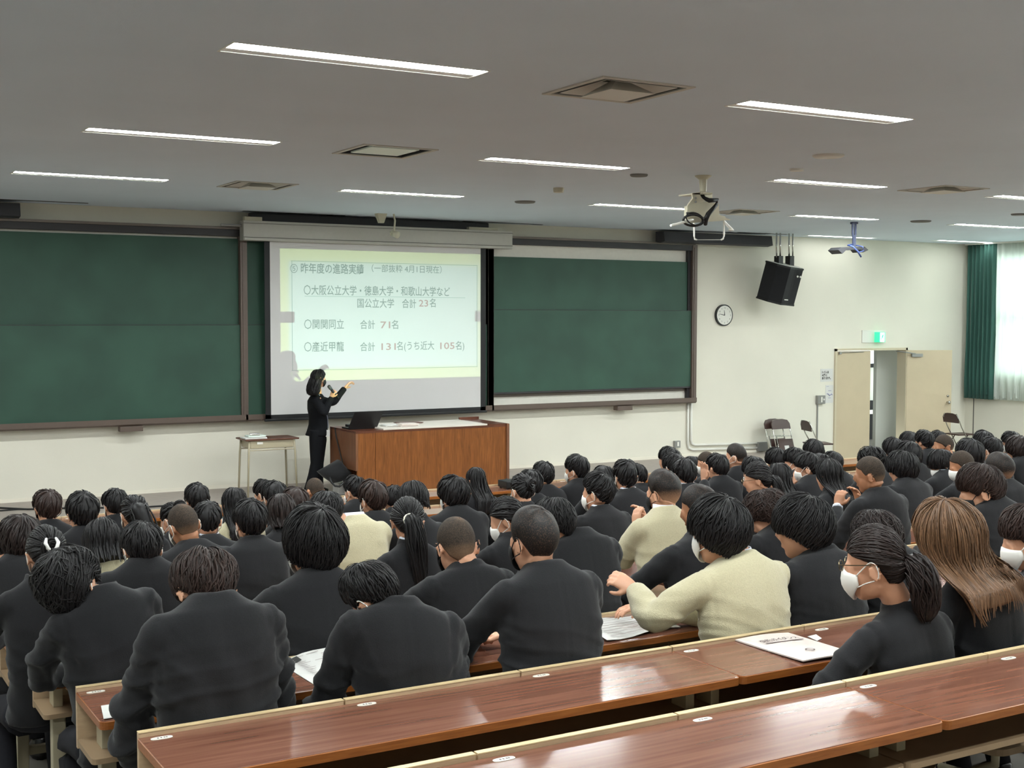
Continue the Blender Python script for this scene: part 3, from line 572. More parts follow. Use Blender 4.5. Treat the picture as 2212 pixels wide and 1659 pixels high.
# black tote bag slumped on the stage
e = empty('tote_bag', (6.62, 15.6, ZS), 'slumped black cloth bag against the left side of the lecturer desk', 'bag')
bx = lambda x, y, Y: np.array(ony(x, y, Y))
def lump(mb, pts, Yf, Yb_, sag=.05):
    o = [bx(x, y, Yf) for x, y in pts]; cen = sum(o)/len(o); rings = []
    for t, s in ((0, .35), (.12, .8), (.35, 1), (.65, 1.0), (.88, .8), (1, .3)):
        rings.append([cen+(p-cen)*s+np.array([0, (Yb_-Yf)*t, 0]) for p in o])
    mb.loft(rings)
c = MB(); lump(c, [(697, 1022), (722, 1008), (742, 996), (753, 1009), (768, 1024), (760, 1033), (745, 1042), (728, 1046), (710, 1034)], 15.42, 15.75)
mk('bag_body', c, 'black_cloth', e, smooth=True)
c = MB(); c.tube([bx(712, 1030, 15.4), bx(716, 1042, 15.38), bx(724, 1050, 15.36), bx(733, 1051, 15.36), bx(741, 1044, 15.38), bx(744, 1036, 15.4)], .014, 6); mk('handle', c, 'black_plastic', e, smooth=True)
c = MB(); c.box(6.5, 6.75, 15.75, 15.95, ZS, ZS+.16, .02); tag(mk('paper_bag', c, 'paper', O=(6.6, 15.8, ZS)), 'crumpled white paper bag behind the black cloth bag', 'bag')
# school desk used as side table
e = empty('school_desk', (5.75, 16.35, ZS), 'single school desk with grey legs on the stage, left of the presenter', 'desk')
tx0, tx1, ty0, ty1, tz = 5.36, 6.10, 16.12, 16.55, -1.615
c = MB(); c.box(tx0, tx1, ty0, ty1, tz-.022, tz, .009); mk('desktop', c, 'wood_dark_top', e)
c = MB(); c.box(tx0+.07, tx1-.07, ty0+.03, ty1-.03, tz-.13, tz-.022, .015); mk('book_box', c, 'steel_beige', e)
c = MB(); c.box(tx0+.16, tx0+.24, ty0+.024, ty0+.03, tz-.07, tz-.04); mk('name_plate', c, 'white_paint', e)
for x, dx in ((tx0+.06, -.03), (tx1-.06, .03)):
    for y, dy in ((ty0+.04, -.02), (ty1-.04, .02)):
        c = MB(); c.tube([(x, y, tz-.03), (x+dx*.4, y+dy*.4, tz-.2), (x+dx, y+dy, ZS)], [.014, .015, .013], 8); mk('leg', c, 'steel_beige', e, smooth=True)
c = MB(); c.tube([(tx0+.06, ty0+.04, tz-.15), (tx1-.06, ty0+.04, tz-.15)], .009, 6); c.tube([(tx0+.06, ty1-.04, tz-.15), (tx1-.06, ty1-.04, tz-.15)], .009, 6); mk('crossbar', c, 'steel_beige', e)
for x, y, w_, d, z, l, m, n in ((5.37, 16.17, .30, .22, 0, 'white handouts on the left end of the school desk', 'paper', 'handout_pile'), (5.45, 16.27, .24, .17, .018, 'pale green plastic folder lying on handouts on the school desk', 'mint_plate', 'folder')):
    c = MB(); c.box(x, x+w_, y, y+d, tz+z, tz+z+.016, .003); tag(mk(n, c, m, O=(x, y, tz)), l, 'paper' if 'pile' in n else 'folder')
c = MB(); c.tube([(5.47, 16.30, tz+.05), (5.53, 16.28, tz+.055), (5.6, 16.27, tz+.05)], [.016, .02, .016], 8); tag(mk('pen_case', c, 'chrome', O=(5.5, 16.3, tz)), 'small shiny grey object on top of the folder on the school desk', 'case')
# cable on the stage
c = MB(); p = [onz(x, y, ZS+.01) for x, y in ((-120, 1094), (0, 1097), (60, 1100), (130, 1098), (215, 1097), (300, 1096), (350, 1093), (420, 1090))]
c.tube(p, .012, 6); c.tube([onz(x, y, ZS+.01) for x, y in ((-120, 1110), (0, 1103), (40, 1100), (75, 1100))], .01, 6)
tag(mk('stage_cable', c, 'black_line', O=tuple(p[0]), smooth=True), 'black cable lying along the stage floor at the left', 'cable')
# microphone stand cable beside the front desk
# ---- folding chairs
def folded_chair(O, lean, label, dx=0.0):
    e = empty('folding_chair', O, label, 'chair', 'folded chairs leaning on the wall'); x, y, z = O
    f = lambda u, v, w_: (x+u, y+v*1.0+w_*lean, z+w_)
    for s in (-.2, .2):
        c = MB(); c.tube([f(s, 0, 0), f(s, 0, .62), f(s*.96, 0, .76), f(s*.8, 0, .82)], .011, 7); mk('frame_tube', c, 'chrome', e, smooth=True)
    c = MB(); c.tube([f(-.17, -.03, .05), f(-.17, -.03, .55), f(.17, -.03, .55), f(.17, -.03, .05)], .01, 7); mk('seat_tube', c, 'chrome', e, smooth=True)
    c = MB(); v = [f(u*.21, -.012, .70+w_) for u, w_ in ((-1, -.03), (1, -.03), (1, .06), (.8, .12), (.3, .14), (-.3, .14), (-.8, .12), (-1, .06))]; c.loft([v, [(a, b+.02, d) for a, b, d in v]]); mk('backrest', c, 'chair_brown', e)
    c = MB(); v = [f(u*.165, -.05, .14+w_) for u, w_ in ((-1, 0), (1, 0), (1, .36), (-1, .36))]; c.loft([v, [(a, b+.025, d) for a, b, d in v]]); mk('seat', c, 'chair_brown', e)
    c = MB(); v = [f(u*.05, -.053, .3+w_) for u, w_ in ((-1, 0), (1, 0), (1, .09), (-1, .09))]; c.loft([v, [(a, b+.002, d) for a, b, d in v]]); mk('sticker', c, 'paper', e)
cx = ony(1694, 960, 16.7)[0]
folded_chair((cx+.05, 16.62, ZF), .32, 'front folding chair of the stack leaning on the wall under the loudspeaker')
folded_chair((cx-.01, 16.75, ZF), .30, 'rear folding chair of the stack leaning on the wall under the loudspeaker')
def open_chair(O, ang, label):
    e = empty('folding_chair', O, label, 'chair', 'open folding chairs by the door'); x, y, z = O; ca, sa = math.cos(ang), math.sin(ang)
    f = lambda u, v, w_: (x+u*ca-v*sa, y+u*sa+v*ca, z+w_)
    for s in (-.2, .2):
        c = MB(); c.tube([f(s, -.24, 0), f(s, .12, .60), f(s, .20, .78), f(s*.8, .21, .83)], .011, 7); mk('leg', c, 'chrome', e, smooth=True)
        c = MB(); c.tube([f(s*.85, .24, 0), f(s*.85, -.06, .44)], .011, 7); mk('leg', c, 'chrome', e, smooth=True)
    c = MB(); v = [f(u*.21, .185+w_*.2, .70+w_) for u, w_ in ((-1, -.04), (1, -.04), (1, .06), (.8, .12), (.3, .14), (-.3, .14), (-.8, .12), (-1, .06))]; c.loft([v, [(a, b+.02, d) for a, b, d in v]]); mk('backrest', c, 'chair_brown', e)
    c = MB(); v = [f(a*.2, b*.2-.03, .43) for a, b in ((-1, -.9), (-.9, -1), (.9, -1), (1, -.9), (1, 1), (-1, 1))]; c.loft([v, [(a, b, d+.022) for a, b, d in v]]); mk('seat', c, 'chair_brown', e)
    c = MB(); v = [f(u*.06, .182+w_*.2, .72+w_) for u, w_ in ((-1, 0), (1, 0), (1, .05), (-1, .05))]; c.loft([v, [(a+.002, b-.003, d) for a, b, d in v]]); mk('sticker', c, 'paper', e)
    return e
p = ony(1750, 965, 16.4); open_chair((p[0]+.1, 16.35, ZF), R(70), 'open folding chair half hidden by a head, left of the door')
p = ony(2075, 938, 16.3); open_chair((p[0]+.02, 16.35, ZF), R(80), 'open dark folding chair right of the open door leaf')
# ================= lecture desks =================
SEAT = .687; UNIT = 3*SEAT; X0D = .95
proto = empty('lecture_desk', (0, 0, 0))
def rounded_rect(x0, x1, y0, y1, r, z, n=4):
    pts = []
    for cx_, cy_, a0, rr in ((x1-r, y0+r, -90, r), (x1-.003, y1-.003, 0, .003), (x0+.003, y1-.003, 90, .003), (x0+r, y0+r, 180, r)):
        for i in range(n+1): a = R(a0+90*i/n); pts.append((cx_+rr*math.cos(a), cy_+rr*math.sin(a), z))
    return pts
g = .003; TH = .03; DD = .41
def build_desk():
    c = MB(); c.loft([rounded_rect(g, UNIT-g, -DD+.004, 0, .022, z) for z in (-TH+.004, -.0005)]+[rounded_rect(g+.002, UNIT-g-.002, -DD+.006, -.002, .022, 0)]); mk('tabletop', c, 'desk_wood', proto)
    c = MB(); a = [rounded_rect(g-.003, UNIT-g+.003, -DD, 0, .025, z) for z in (-TH, -.003)]; b = [rounded_rect(g+.002, UNIT-g-.002, -DD+.006, 0, .022, z) for z in (-.0008, )]
    c.loft(a+b, cap=False); c.loft([rounded_rect(g+.03, UNIT-g-.03, -DD+.03, 0, .02, -TH), rounded_rect(g-.003, UNIT-g+.003, -DD, 0, .025, -TH)], cap=False); mk('edge_band', c, 'edge_wood', proto)
    for i in range(3):
        x0, x1 = i*SEAT+.003, (i+1)*SEAT-.003
        c = MB(); c.box(x0, x1, .0, .022, -.215, .012, .002); p = mk('back_panel', c, 'beige_board', proto)
        c = MB(); c.box(x0, x1, -.001, .023, .0125, .0165, .001); mk('cap_strip', c, 'cap_strip', p)
        c = MB(); t = np.linspace(0, 2*PI, 20, endpoint=False); sx = i*SEAT+.035+.03; c.loft([[(sx+.034*np.sign(math.cos(q))*abs(math.cos(q))**.7, -.035+.013*np.sign(math.sin(q))*abs(math.sin(q))**.7, z) for q in t] for z in (.0003, .0015)]); p = mk('number_sticker', c, 'sticker', proto)
        c = MB()
        for q in (-.014, -.004, .006, .013): c.box(sx+q, sx+q+.005, -.039, -.031, .0016, .0022)
        mk('number', c, 'print_grey', p)
    c = MB(); t = rounded_rect(.0, UNIT-.01, -.27, -.01, .02, -.195); c.loft([t, [(a, b, -.175) for a, b, d in t]]); mk('book_shelf', c, 'shelf_board', proto)
    for x in (.045, UNIT-.045-.03):
        c = MB(); c.box(x, x+.055, -.20, -.14, -.72, -.195, .004); c.box(x+.01, x+.05, -.17, -.08, -.175, -TH, .003); c.box(x-.01, x+.065, -.34, -.02, -.72, -.70, .006); mk('leg_post', c, 'steel_beige', proto)
    for i in range(3):
        sx = (i+.5)*SEAT
        c = MB(); t = rounded_rect(sx-.2, sx+.2, -.86, -.52, .06, -.31); c.loft([t, [(a, b, -.285) for a, b, d in t]]); p = mk('swing_seat', c, 'shelf_board', proto)
        c = MB(); c.tube([(sx, -.69, -.31), (sx, -.69, -.42), (sx, -.55, -.50), (sx, -.30, -.52), (sx, -.17, -.55)], .018, 7); mk('seat_arm', c, 'steel_beige', p, smooth=True)
    c = MB(); c.box(.06, UNIT-.06, -.19, -.15, -.57, -.53, .004); mk('seat_rail', c, 'steel_beige', proto)
build_desk(); tag(proto, cat='desk')
kinds = {-1: 'nearest empty row', 0: 'second row from the viewer', 1: 'third row from the viewer', 2: 'fourth row from the viewer', 3: 'fifth row from the viewer', 4: 'sixth row', 5: 'seventh row', 6: 'eighth row', 7: 'ninth row', 8: 'row before the front one', 9: 'front row before the stage'}
pos = ['left-end unit at the aisle', 'second unit from the aisle', 'third unit from the aisle', 'fourth unit from the aisle', 'fifth unit from the aisle', 'sixth unit from the aisle', 'seventh unit from the aisle']
first = True; ORI['x'] = 0
for k in range(-1, 10):
    n = max(2, min(7, int((1.30*desk_y(k)+.6-X0D)/UNIT)+1))
    for i in range(n):
        o = proto if first else copy_tree(proto); first = False
        o.location = (X0D+i*UNIT, desk_y(k)+(.15 if k == 9 else 0), floor_z(k)+.72+H0)
        tag(o, 'brown wood-topped lecture desk, %s, %s' % (kinds[k], pos[i]), 'desk', 'fixed lecture desks in rows')
# ---- loose papers
def sheet(name, pts, z, label, m='paper', curl=None, t=.002, n=6, prt=None, cat='paper'):
    e = empty(name, (pts[0][0], pts[0][1], z), label, cat); a, b, c_, d = [np.array(p, float) for p in pts]; rows = []
    for i in range(n+1):
        row = []
        for j in range(n+1):
            u, v = i/n, j/n; p = (a*(1-u)+b*u)*(1-v)+(d*(1-u)+c_*u)*v; h = curl(u, v) if curl else 0; row.append((p[0], p[1], z+.002+h))
        rows.append(row)
    r = np.array(rows); mb = MB(); top = r.copy(); top[..., 2] += t
    v = np.concatenate([r.reshape(-1, 3), top.reshape(-1, 3)]); f = []; N_ = (n+1)**2
    for i in range(n):
        for j in range(n):
            q = i*(n+1)+j; f.append((q, q+1, q+n+2, q+n+1)); f.append((q+N_, q+n+1+N_, q+n+2+N_, q+1+N_))
    ring = [i*(n+1) for i in range(n+1)]+[n*(n+1)+j for j in range(1, n+1)]+[i*(n+1)+n for i in range(n-1, -1, -1)]+[j for j in range(n-1, 0, -1)]
    for i in range(len(ring)): q, w_ = ring[i], ring[(i+1) % len(ring)]; f.append((q, w_, w_+N_, q+N_))
    mb.add(v, f); mk('sheet', mb, m, e, smooth=False)
    def P_(u, v): h = curl(u, v) if curl else 0; p = (a*(1-u)+b*u)*(1-v)+(d*(1-u)+c_*u)*v; return (p[0], p[1], z+.0065+t+h)
    for items, mm in (prt or []):
        mb = MB()
        for u0, u1, v0, v1 in items: mb.add([P_(u0, v0), P_(u1, v0), P_(u1, v1), P_(u0, v1)], [(0, 1, 2, 3)])
        mk('print', mb, mm, e)
    return e, P_
zA, zB_, zC_, zD_ = -1.3, floor_z(1)+.72, floor_z(2)+.72, floor_z(3)+.72
bp = [onz(x, y, zA)[:2] for x, y in ((1735, 1434), (1588, 1385), (1703, 1370))]
d_ = bp[2]+(bp[0]-bp[1]); e, P_ = sheet('guidance_booklet', [bp[1], bp[2], d_, bp[0]], zA, 'white guidance booklet with pinkish title lettering beside the ponytailed student', 'paper_pink', curl=lambda u, v: .006*math.sin(u*PI)+.006*v*v*(1-u), t=.005, cat='book', n=14)
mb = MB(); v, f = text_mb('受験ガイダンス', 1, bold=.01); v[:, 0] = (v[:, 0]-v[:, 0].min())/np.ptp(v[:, 0]); v[:, 1] = v[:, 1]-v[:, 1].min(); v[:, 1] /= v[:, 1].max()
mb.add([P_(.16+.68*q[0], .30-.085*q[1]) for q in v], f); mk('title', mb, 'ink', e)
mb = MB(); mb.add([P_(u, v_) for u, v_ in ((.16, .325), (.86, .325), (.86, .345), (.16, .345))], [(0, 1, 2, 3)])
k = np.linspace(0, 2*PI, 20, endpoint=False); mb.add([P_(.46+.075*math.cos(t), .74+.045*math.sin(t)) for t in k]+[P_(.46+.055*math.cos(t), .74+.03*math.sin(t)) for t in k], [(i, (i+1) % 20, 20+(i+1) % 20, 20+i) for i in range(20)]); mk('logo_ring', mb, 'ink', e)
lines = [(.12, .12+.7*(.6+.4*math.sin(i*2.3)**2), .06+.055*i, .075+.055*i) for i in range(15)]
sheet('handout', [(1.74, 4.83), (2.03, 4.86), (2.06, 4.50), (1.75, 4.47)], zB_, 'curled white handout with grey chart beside the student with bowed head', curl=lambda u, v: .05*max(0, 1-v*1.5)*u+.01*math.sin(5*u), prt=[([(.05, .22, .05, .2), (.6, .7, .25, .36)], 'ink_dark'), (lines, 'ink_light')])
sheet('handout', [(1.80, 4.74), (2.1, 4.76), (2.1, 4.45), (1.8, 4.44)], zB_, 'white sheet lying under the curled handout on the third desk row')
sheet('handout', [(3.12, 4.80), (3.52, 4.78), (3.50, 4.50), (3.07, 4.455)], zB_, 'spread white printed sheets on the desk left of the beige sweater near the viewer', curl=lambda u, v: .008*math.sin(7*u+3*v)+.008, prt=[([(.1, .9, .08+.1*i, .1+.1*i) for i in range(9)], 'ink_light')])
sheet('handout', [(.99, 4.61), (1.22, 4.62), (1.25, 4.46), (.965, 4.455)], zB_, 'white sheet at the left end of the third desk row, under an elbow', curl=lambda u, v: .002)
def px_sheet(name, pxs, k, label, **kw):
    z = floor_z(k)+.72; q = np.array([onz(x, y, z)[:2] for x, y in pxs]); c0 = q.mean(0); yc = min(max(c0[1], desk_y(k)+(.15 if k == 9 else 0)-.28), desk_y(k)+(.15 if k == 9 else 0)-.13)
    q = (q-c0)*min(1, .24/np.ptp(q[:, 1]))+c0*yc/c0[1]; return sheet(name, q, z, label, **kw)
px_sheet('handout', [(505, 1262), (545, 1258), (548, 1288), (512, 1292)], 4, 'white handout showing between the two bowed heads on the left')
px_sheet('handout', [(1815, 1292), (1850, 1300), (1846, 1308), (1820, 1298)], 1, 'folded white paper left of the ponytailed student')
px_sheet('handout', [(1745, 1362), (1763, 1358), (1775, 1366), (1765, 1371)], 0, 'small white card on the second desk row, left of the ponytailed student')
px_sheet('handout', [(930, 1100), (958, 1090), (966, 1094), (938, 1106)], 7, 'white handout beside the student in front of the lecturer desk')
px_sheet('handout', [(1046, 1112), (1062, 1104), (1066, 1122), (1052, 1124)], 5, 'white handout left of the low ponytail in the middle')
px_sheet('handout', [(1196, 1052), (1222, 1050), (1226, 1060), (1204, 1064)], 8, 'white handout on a far desk right of the lecturer desk')
px_sheet('handout', [(1236, 1132), (1268, 1120), (1272, 1132), (1240, 1142)], 6, 'white handout left of the short haired student in mid rows')
px_sheet('handout', [(800, 1200), (824, 1194), (826, 1204), (804, 1208)], 5, 'white handout beside the cream cardigan')
px_sheet('handout', [(462, 1160), (480, 1156), (486, 1168), (470, 1172)], 6, 'white handout left of the wavy haired student')
# ---- the working projector, on the front row desk
zp = floor_z(9)+.72; LX, LYY, LZ = 7.09, 12.30, -1.77
e = empty('projector', (LX, LYY-.12, zp), 'small black data projector on the front desk row, beaming at the screen', 'projector')
c = MB(); c.box(LX-.12, LX+.12, LYY-.23, LYY-.03, zp+.012, zp+.09, .012); mk('body', c, 'black_plastic', e)
c = MB(); c.cyl((LX, LYY-.04, LZ-.07), (LX, LYY-.012, LZ-.065), .032, 16); mk('lens', c, 'black_plastic', e)
for dx in (-.1, .1):
    for dy in (-.2, -.06): c = MB(); c.cyl((LX+dx, LYY+dy, zp), (LX+dx, LYY+dy, zp+.014), .012, 8); mk('foot', c, 'black_plastic', e)
ld = bpy.data.lights.new('projector_beam', 'SPOT'); lo = bpy.data.objects.new('projector_beam', ld); COL.objects.link(lo)
LPOS = (LX, LYY, LZ-.065+.0)
lo.parent = e; lo.location = (LPOS[0]-ORI[e.name][0], LPOS[1]-ORI[e.name][1], LPOS[2]-ORI[e.name][2]); lo.rotation_euler = (R(90), 0, 0)
ld.shadow_soft_size = 0.0; ld.spot_size = R(95); ld.spot_blend = 0; ld.energy = 500
ld.use_nodes = True; nt = ld.node_tree; N = nt.nodes; L = nt.links; em = N['Emission']
tc = N.new('ShaderNodeTexCoord'); sp = N.new('ShaderNodeSeparateXYZ'); L.new(tc.outputs['Normal'], sp.inputs[0])
def mth(op, a, b=None, clamp=False):
    n = N.new('ShaderNodeMath'); n.operation = op; n.use_clamp = clamp
    for i, q in enumerate((a, b)):
        if q is None: continue
        if isinstance(q, (int, float)): n.inputs[i].default_value = q
        else: L.new(q, n.inputs[i])
    return n.outputs[0]
dist = YS_-LYY
az = mth('ABSOLUTE', sp.outputs[2]); U = mth('ADD', mth('MULTIPLY', mth('DIVIDE', sp.outputs[0], az), dist), LPOS[0]); V = mth('ADD', mth('MULTIPLY', mth('DIVIDE', sp.outputs[1], az), dist), LPOS[2])
def band(q, a, b): return mth('MULTIPLY', mth('GREATER_THAN', q, a), mth('LESS_THAN', q, b))
full = mth('MULTIPLY', band(U, 6.14, 9.312), band(V, -.905, .945))
n1 = mth('MULTIPLY', band(U, 6.10, 6.345), band(V, -.085, .07)); n2 = mth('MULTIPLY', band(U, 9.215, 9.33), band(V, -.07, .09))
full = mth('MULTIPLY', full, mth('SUBTRACT', 1, mth('MAXIMUM', n1, n2)))
def soft(q, a, b, s=.05):
    lo_ = mth('MULTIPLY', mth('SUBTRACT', q, a), 1/s, True); hi_ = mth('MULTIPLY', mth('SUBTRACT', b, q), 1/s, True); return mth('MINIMUM', lo_, hi_)
inner = mth('MINIMUM', soft(U, 6.24, 9.30), soft(V, -.76, .80))
mx = N.new('ShaderNodeMix'); mx.data_type = 'RGBA'; L.new(inner, mx.inputs[0]); mx.inputs[6].default_value = (.55, .80, .30, 1); mx.inputs[7].default_value = (.50, .86, .72, 1)
L.new(mx.outputs[2], em.inputs['Color']); L.new(full, em.inputs['Strength'])
# ================= people =================
def rot_xyz(pitch, yaw, roll):   # head: pitch>0 bows forward, yaw>0 turns to the right, roll>0 tips to the right
    cp, sp_ = math.cos(-pitch), math.sin(-pitch); Rx = np.array([[1, 0, 0], [0, cp, -sp_], [0, sp_, cp]])
    cy, sy = math.cos(-yaw), math.sin(-yaw); Rz = np.array([[cy, -sy, 0], [sy, cy, 0], [0, 0, 1]])
    cr, sr = math.cos(roll), math.sin(roll); Ry = np.array([[cr, 0, sr], [0, 1, 0], [-sr, 0, cr]])
    return Ry@Rz@Rx
def remeshed(name, mb, voxel, smooth=3, fac=.5):
    me = bpy.data.meshes.new(name); me.from_pydata(mb.V().tolist(), [], mb.f); me.update()
    o = bpy.data.objects.new('tmp', me); COL.objects.link(o)
    m = o.modifiers.new('r', 'REMESH'); m.mode = 'VOXEL'; m.voxel_size = voxel; m.use_smooth_shade = True
    if smooth: s = o.modifiers.new('s', 'SMOOTH'); s.iterations = smooth; s.factor = fac
    dg = bpy.context.evaluated_depsgraph_get(); out = bpy.data.meshes.new_from_object(o.evaluated_get(dg)); out.name = name
    bpy.data.objects.remove(o); bpy.data.meshes.remove(me)
    return out
def mesh_co(me): v = np.zeros(len(me.vertices)*3); me.vertices.foreach_get('co', v); return v.reshape(-1, 3)
def set_co(me, v): me.vertices.foreach_set('co', v.reshape(-1)); me.update()
def normals(me): v = np.zeros(len(me.vertices)*3); me.vertex_normals.foreach_get('vector', v); return v.reshape(-1, 3)
def bez(p0, p1, p2, n):
    t = np.linspace(0, 1, n)[:, None]; return (1-t)**2*np.array(p0)+2*t*(1-t)*np.array(p1)+t*t*np.array(p2)
def smooth_path(pts, n=4):
    pts = [np.array(p, float) for p in pts]; out = []
    for i in range(len(pts)-1):
        p0 = pts[max(i-1, 0)]; p1 = pts[i]; p2 = pts[i+1]; p3 = pts[min(i+2, len(pts)-1)]
        for t in np.linspace(0, 1, n, endpoint=False): out.append(.5*((2*p1)+(-p0+p2)*t+(2*p0-5*p1+4*p2-p3)*t*t+(-p0+3*p1-3*p2+p3)*t**3))
    out.append(pts[-1]); return out
def interp_r(r, n): r = np.array(r, float); k = np.linspace(0, len(r)-1, n); return np.interp(k, range(len(r)), r)
def sring(c, ax, ay, hw, hd, n=22, e=2.4):
    t = np.linspace(0, 2*PI, n, endpoint=False); cx_ = np.sign(np.cos(t))*np.abs(np.cos(t))**(2/e); sy = np.sign(np.sin(t))*np.abs(np.sin(t))**(2/e)
    return np.array(c)+np.outer(cx_*hw, ax)+np.outer(sy*hd, ay)
def hand(mb, wrist, dr, palm, side, curl=.5, spread=.12, sc=1.0, point=False):
    """palm block, four fingers bending towards `palm`, thumb from the side of the palm"""
    w_ = np.array(wrist, float); d = np.array(dr, float); d /= np.linalg.norm(d); p = np.array(palm, float); p -= d*(p@d); p /= np.linalg.norm(p); s = np.cross(d, p)*side
    L_ = .088*sc; rings = []
    for t, hw, ht in ((-.25, .024, .018), (0, .026, .018), (.35, .036, .016), (.8, .041, .014), (1.0, .038, .011)):
        rings.append(sring(w_+d*L_*t, s, p, hw*sc, ht*sc, 12, 2.6))
    mb.loft(rings)
    for i, (o, ln) in enumerate(((-.030, .068), (-.010, .078), (.011, .072), (.030, .056))):
        cu = curl if not (point and i == 3) else .04
        if point and i < 3: cu = .75
        a = 0; pos = w_+d*L_*.9+s*o*sc; pts = [w_+d*L_*.5+s*o*.8*sc, pos]; base = d*1.0+s*o*spread*18
        base /= np.linalg.norm(base)
        for j, f in enumerate((.46, .30, .24)):
            a += cu*(.9 if j else .7); pos = pos+(base*math.cos(a)+p*math.sin(a))*ln*sc*f*1.05; pts.append(pos)
        mb.tube(pts, [.008*sc, .0095*sc, .0088*sc, .008*sc, .0065*sc], 8)
    b = w_+d*L_*.28+s*.026*sc; t1 = b+(d*.5+s*.8+p*.25)*.032*sc; t2 = t1+(d*.85+s*.25+p*.45)*.028*sc; t3 = t2+(d*.9-s*.05+p*.5)*.022*sc
    mb.tube([w_+d*L_*.12+s*.008, b, t1, t2, t3], [.010*sc, .0135*sc, .0115*sc, .010*sc, .0075*sc], 8)
def head_skin(mb, T, fine=True, female=False, sc=1.0):
    def E(c, r, rx=0, rz=0, nu=18, nv=14):
        a, b = math.cos(rx), math.sin(rx); M1 = np.array([[1, 0, 0], [0, a, -b], [0, b, a]]); a, b = math.cos(rz), math.sin(rz); M2 = np.array([[a, -b, 0], [b, a, 0], [0, 0, 1]])
        m = MB(); m.ell(c, r, nu, nv, M2@M1); mb.add(T(m.V()), m.f)
    E((0, -.005, .022), (.074, .093, .098)); E((0, .028, -.035), (.062, .062, .078), .12); E((0, .05, -.085), (.036, .034, .030)); E((0, .075, -.01), (.052, .022, .05))
    m = MB(); m.tube([(0, .095, .012), (0, .106, -.016), (0, .100, -.030)], [.007, .011, .012], 8); mb.add(T(m.V()), m.f)
    E((.013, .094, -.028), (.008, .008, .006), nu=8, nv=6); E((-.013, .094, -.028), (.008, .008, .006), nu=8, nv=6); E((0, .088, -.058), (.024, .009, .008), nu=10, nv=6)
    for s in (-1, 1):
        E((s*.031, .084, .012), (.014, .009, .008), nu=10, nv=6)
        m = MB(); k = np.linspace(-.35, 1.75*PI-.2, 12); rim = [(s*(.080+.012*(1-abs(math.sin(t*.5)))+.004), -.018+.0155*math.cos(t+PI*.55)-.004*math.sin(t), -.012+.029*math.sin(t+PI*.55)) for t in k]
        m.tube(rim, [.0042]*12, 6); m.ell((s*.079, -.013, -.013), (.0075, .015, .026), 10, 8); mb.add(T(m.V()), m.f)
STY = {  # thickness, end factor, whorl dir, hairline (azimuth from front -> z), over-hang, locks, mess, lock length
 'bowl': dict(T=.030, e=.85, W=(.08, -.42, .9), line=[(0, .030), (60, .012), (85, -.012), (110, -.035), (180, -.070)], lk=1.0, mess=.5, over=.012),
 'mid': dict(T=.024, e=.33, W=(.1, -.45, .88), line=[(0, .045), (60, .03), (78, .0), (96, .016), (112, .0), (130, -.04), (180, -.078)], lk=1.0, mess=.6, over=.004),
 'short': dict(T=.017, e=.22, W=(.1, -.5, .86), line=[(0, .07), (60, .045), (80, .0), (97, .02), (112, .0), (130, -.04), (180, -.078)], lk=.9, mess=.45, over=0),
 'messy': dict(T=.028, e=.4, W=(.05, -.35, .93), line=[(0, .045), (60, .03), (78, .0), (96, .016), (112, .0), (130, -.04), (180, -.078)], lk=1.1, mess=1.5, over=.004),
 'crew': dict(T=.009, e=.15, W=(.1, -.5, .86), line=[(0, .075), (60, .045), (80, .0), (97, .025), (112, .0), (130, -.045), (180, -.085)], lk=0, mess=.2, over=0),
 'shaved': dict(T=.003, e=.3, W=(.1, -.5, .86), line=[(0, .075), (60, .045), (80, .0), (97, .025), (112, .0), (130, -.045), (180, -.085)], lk=0, mess=.1, over=0),
 'pony': dict(T=.010, e=.35, W=(0, -.93, .12), line=[(0, .065), (60, .035), (80, .0), (97, .02), (115, -.01), (135, -.05), (180, -.075)], lk=.8, mess=.12, over=0),
 'long': dict(T=.016, e=.95, W=(.03, -.05, 1), line=[(0, .07), (50, .05), (75, .02), (100, .01), (180, .0)], lk=1.1, mess=.25, over=0),
}
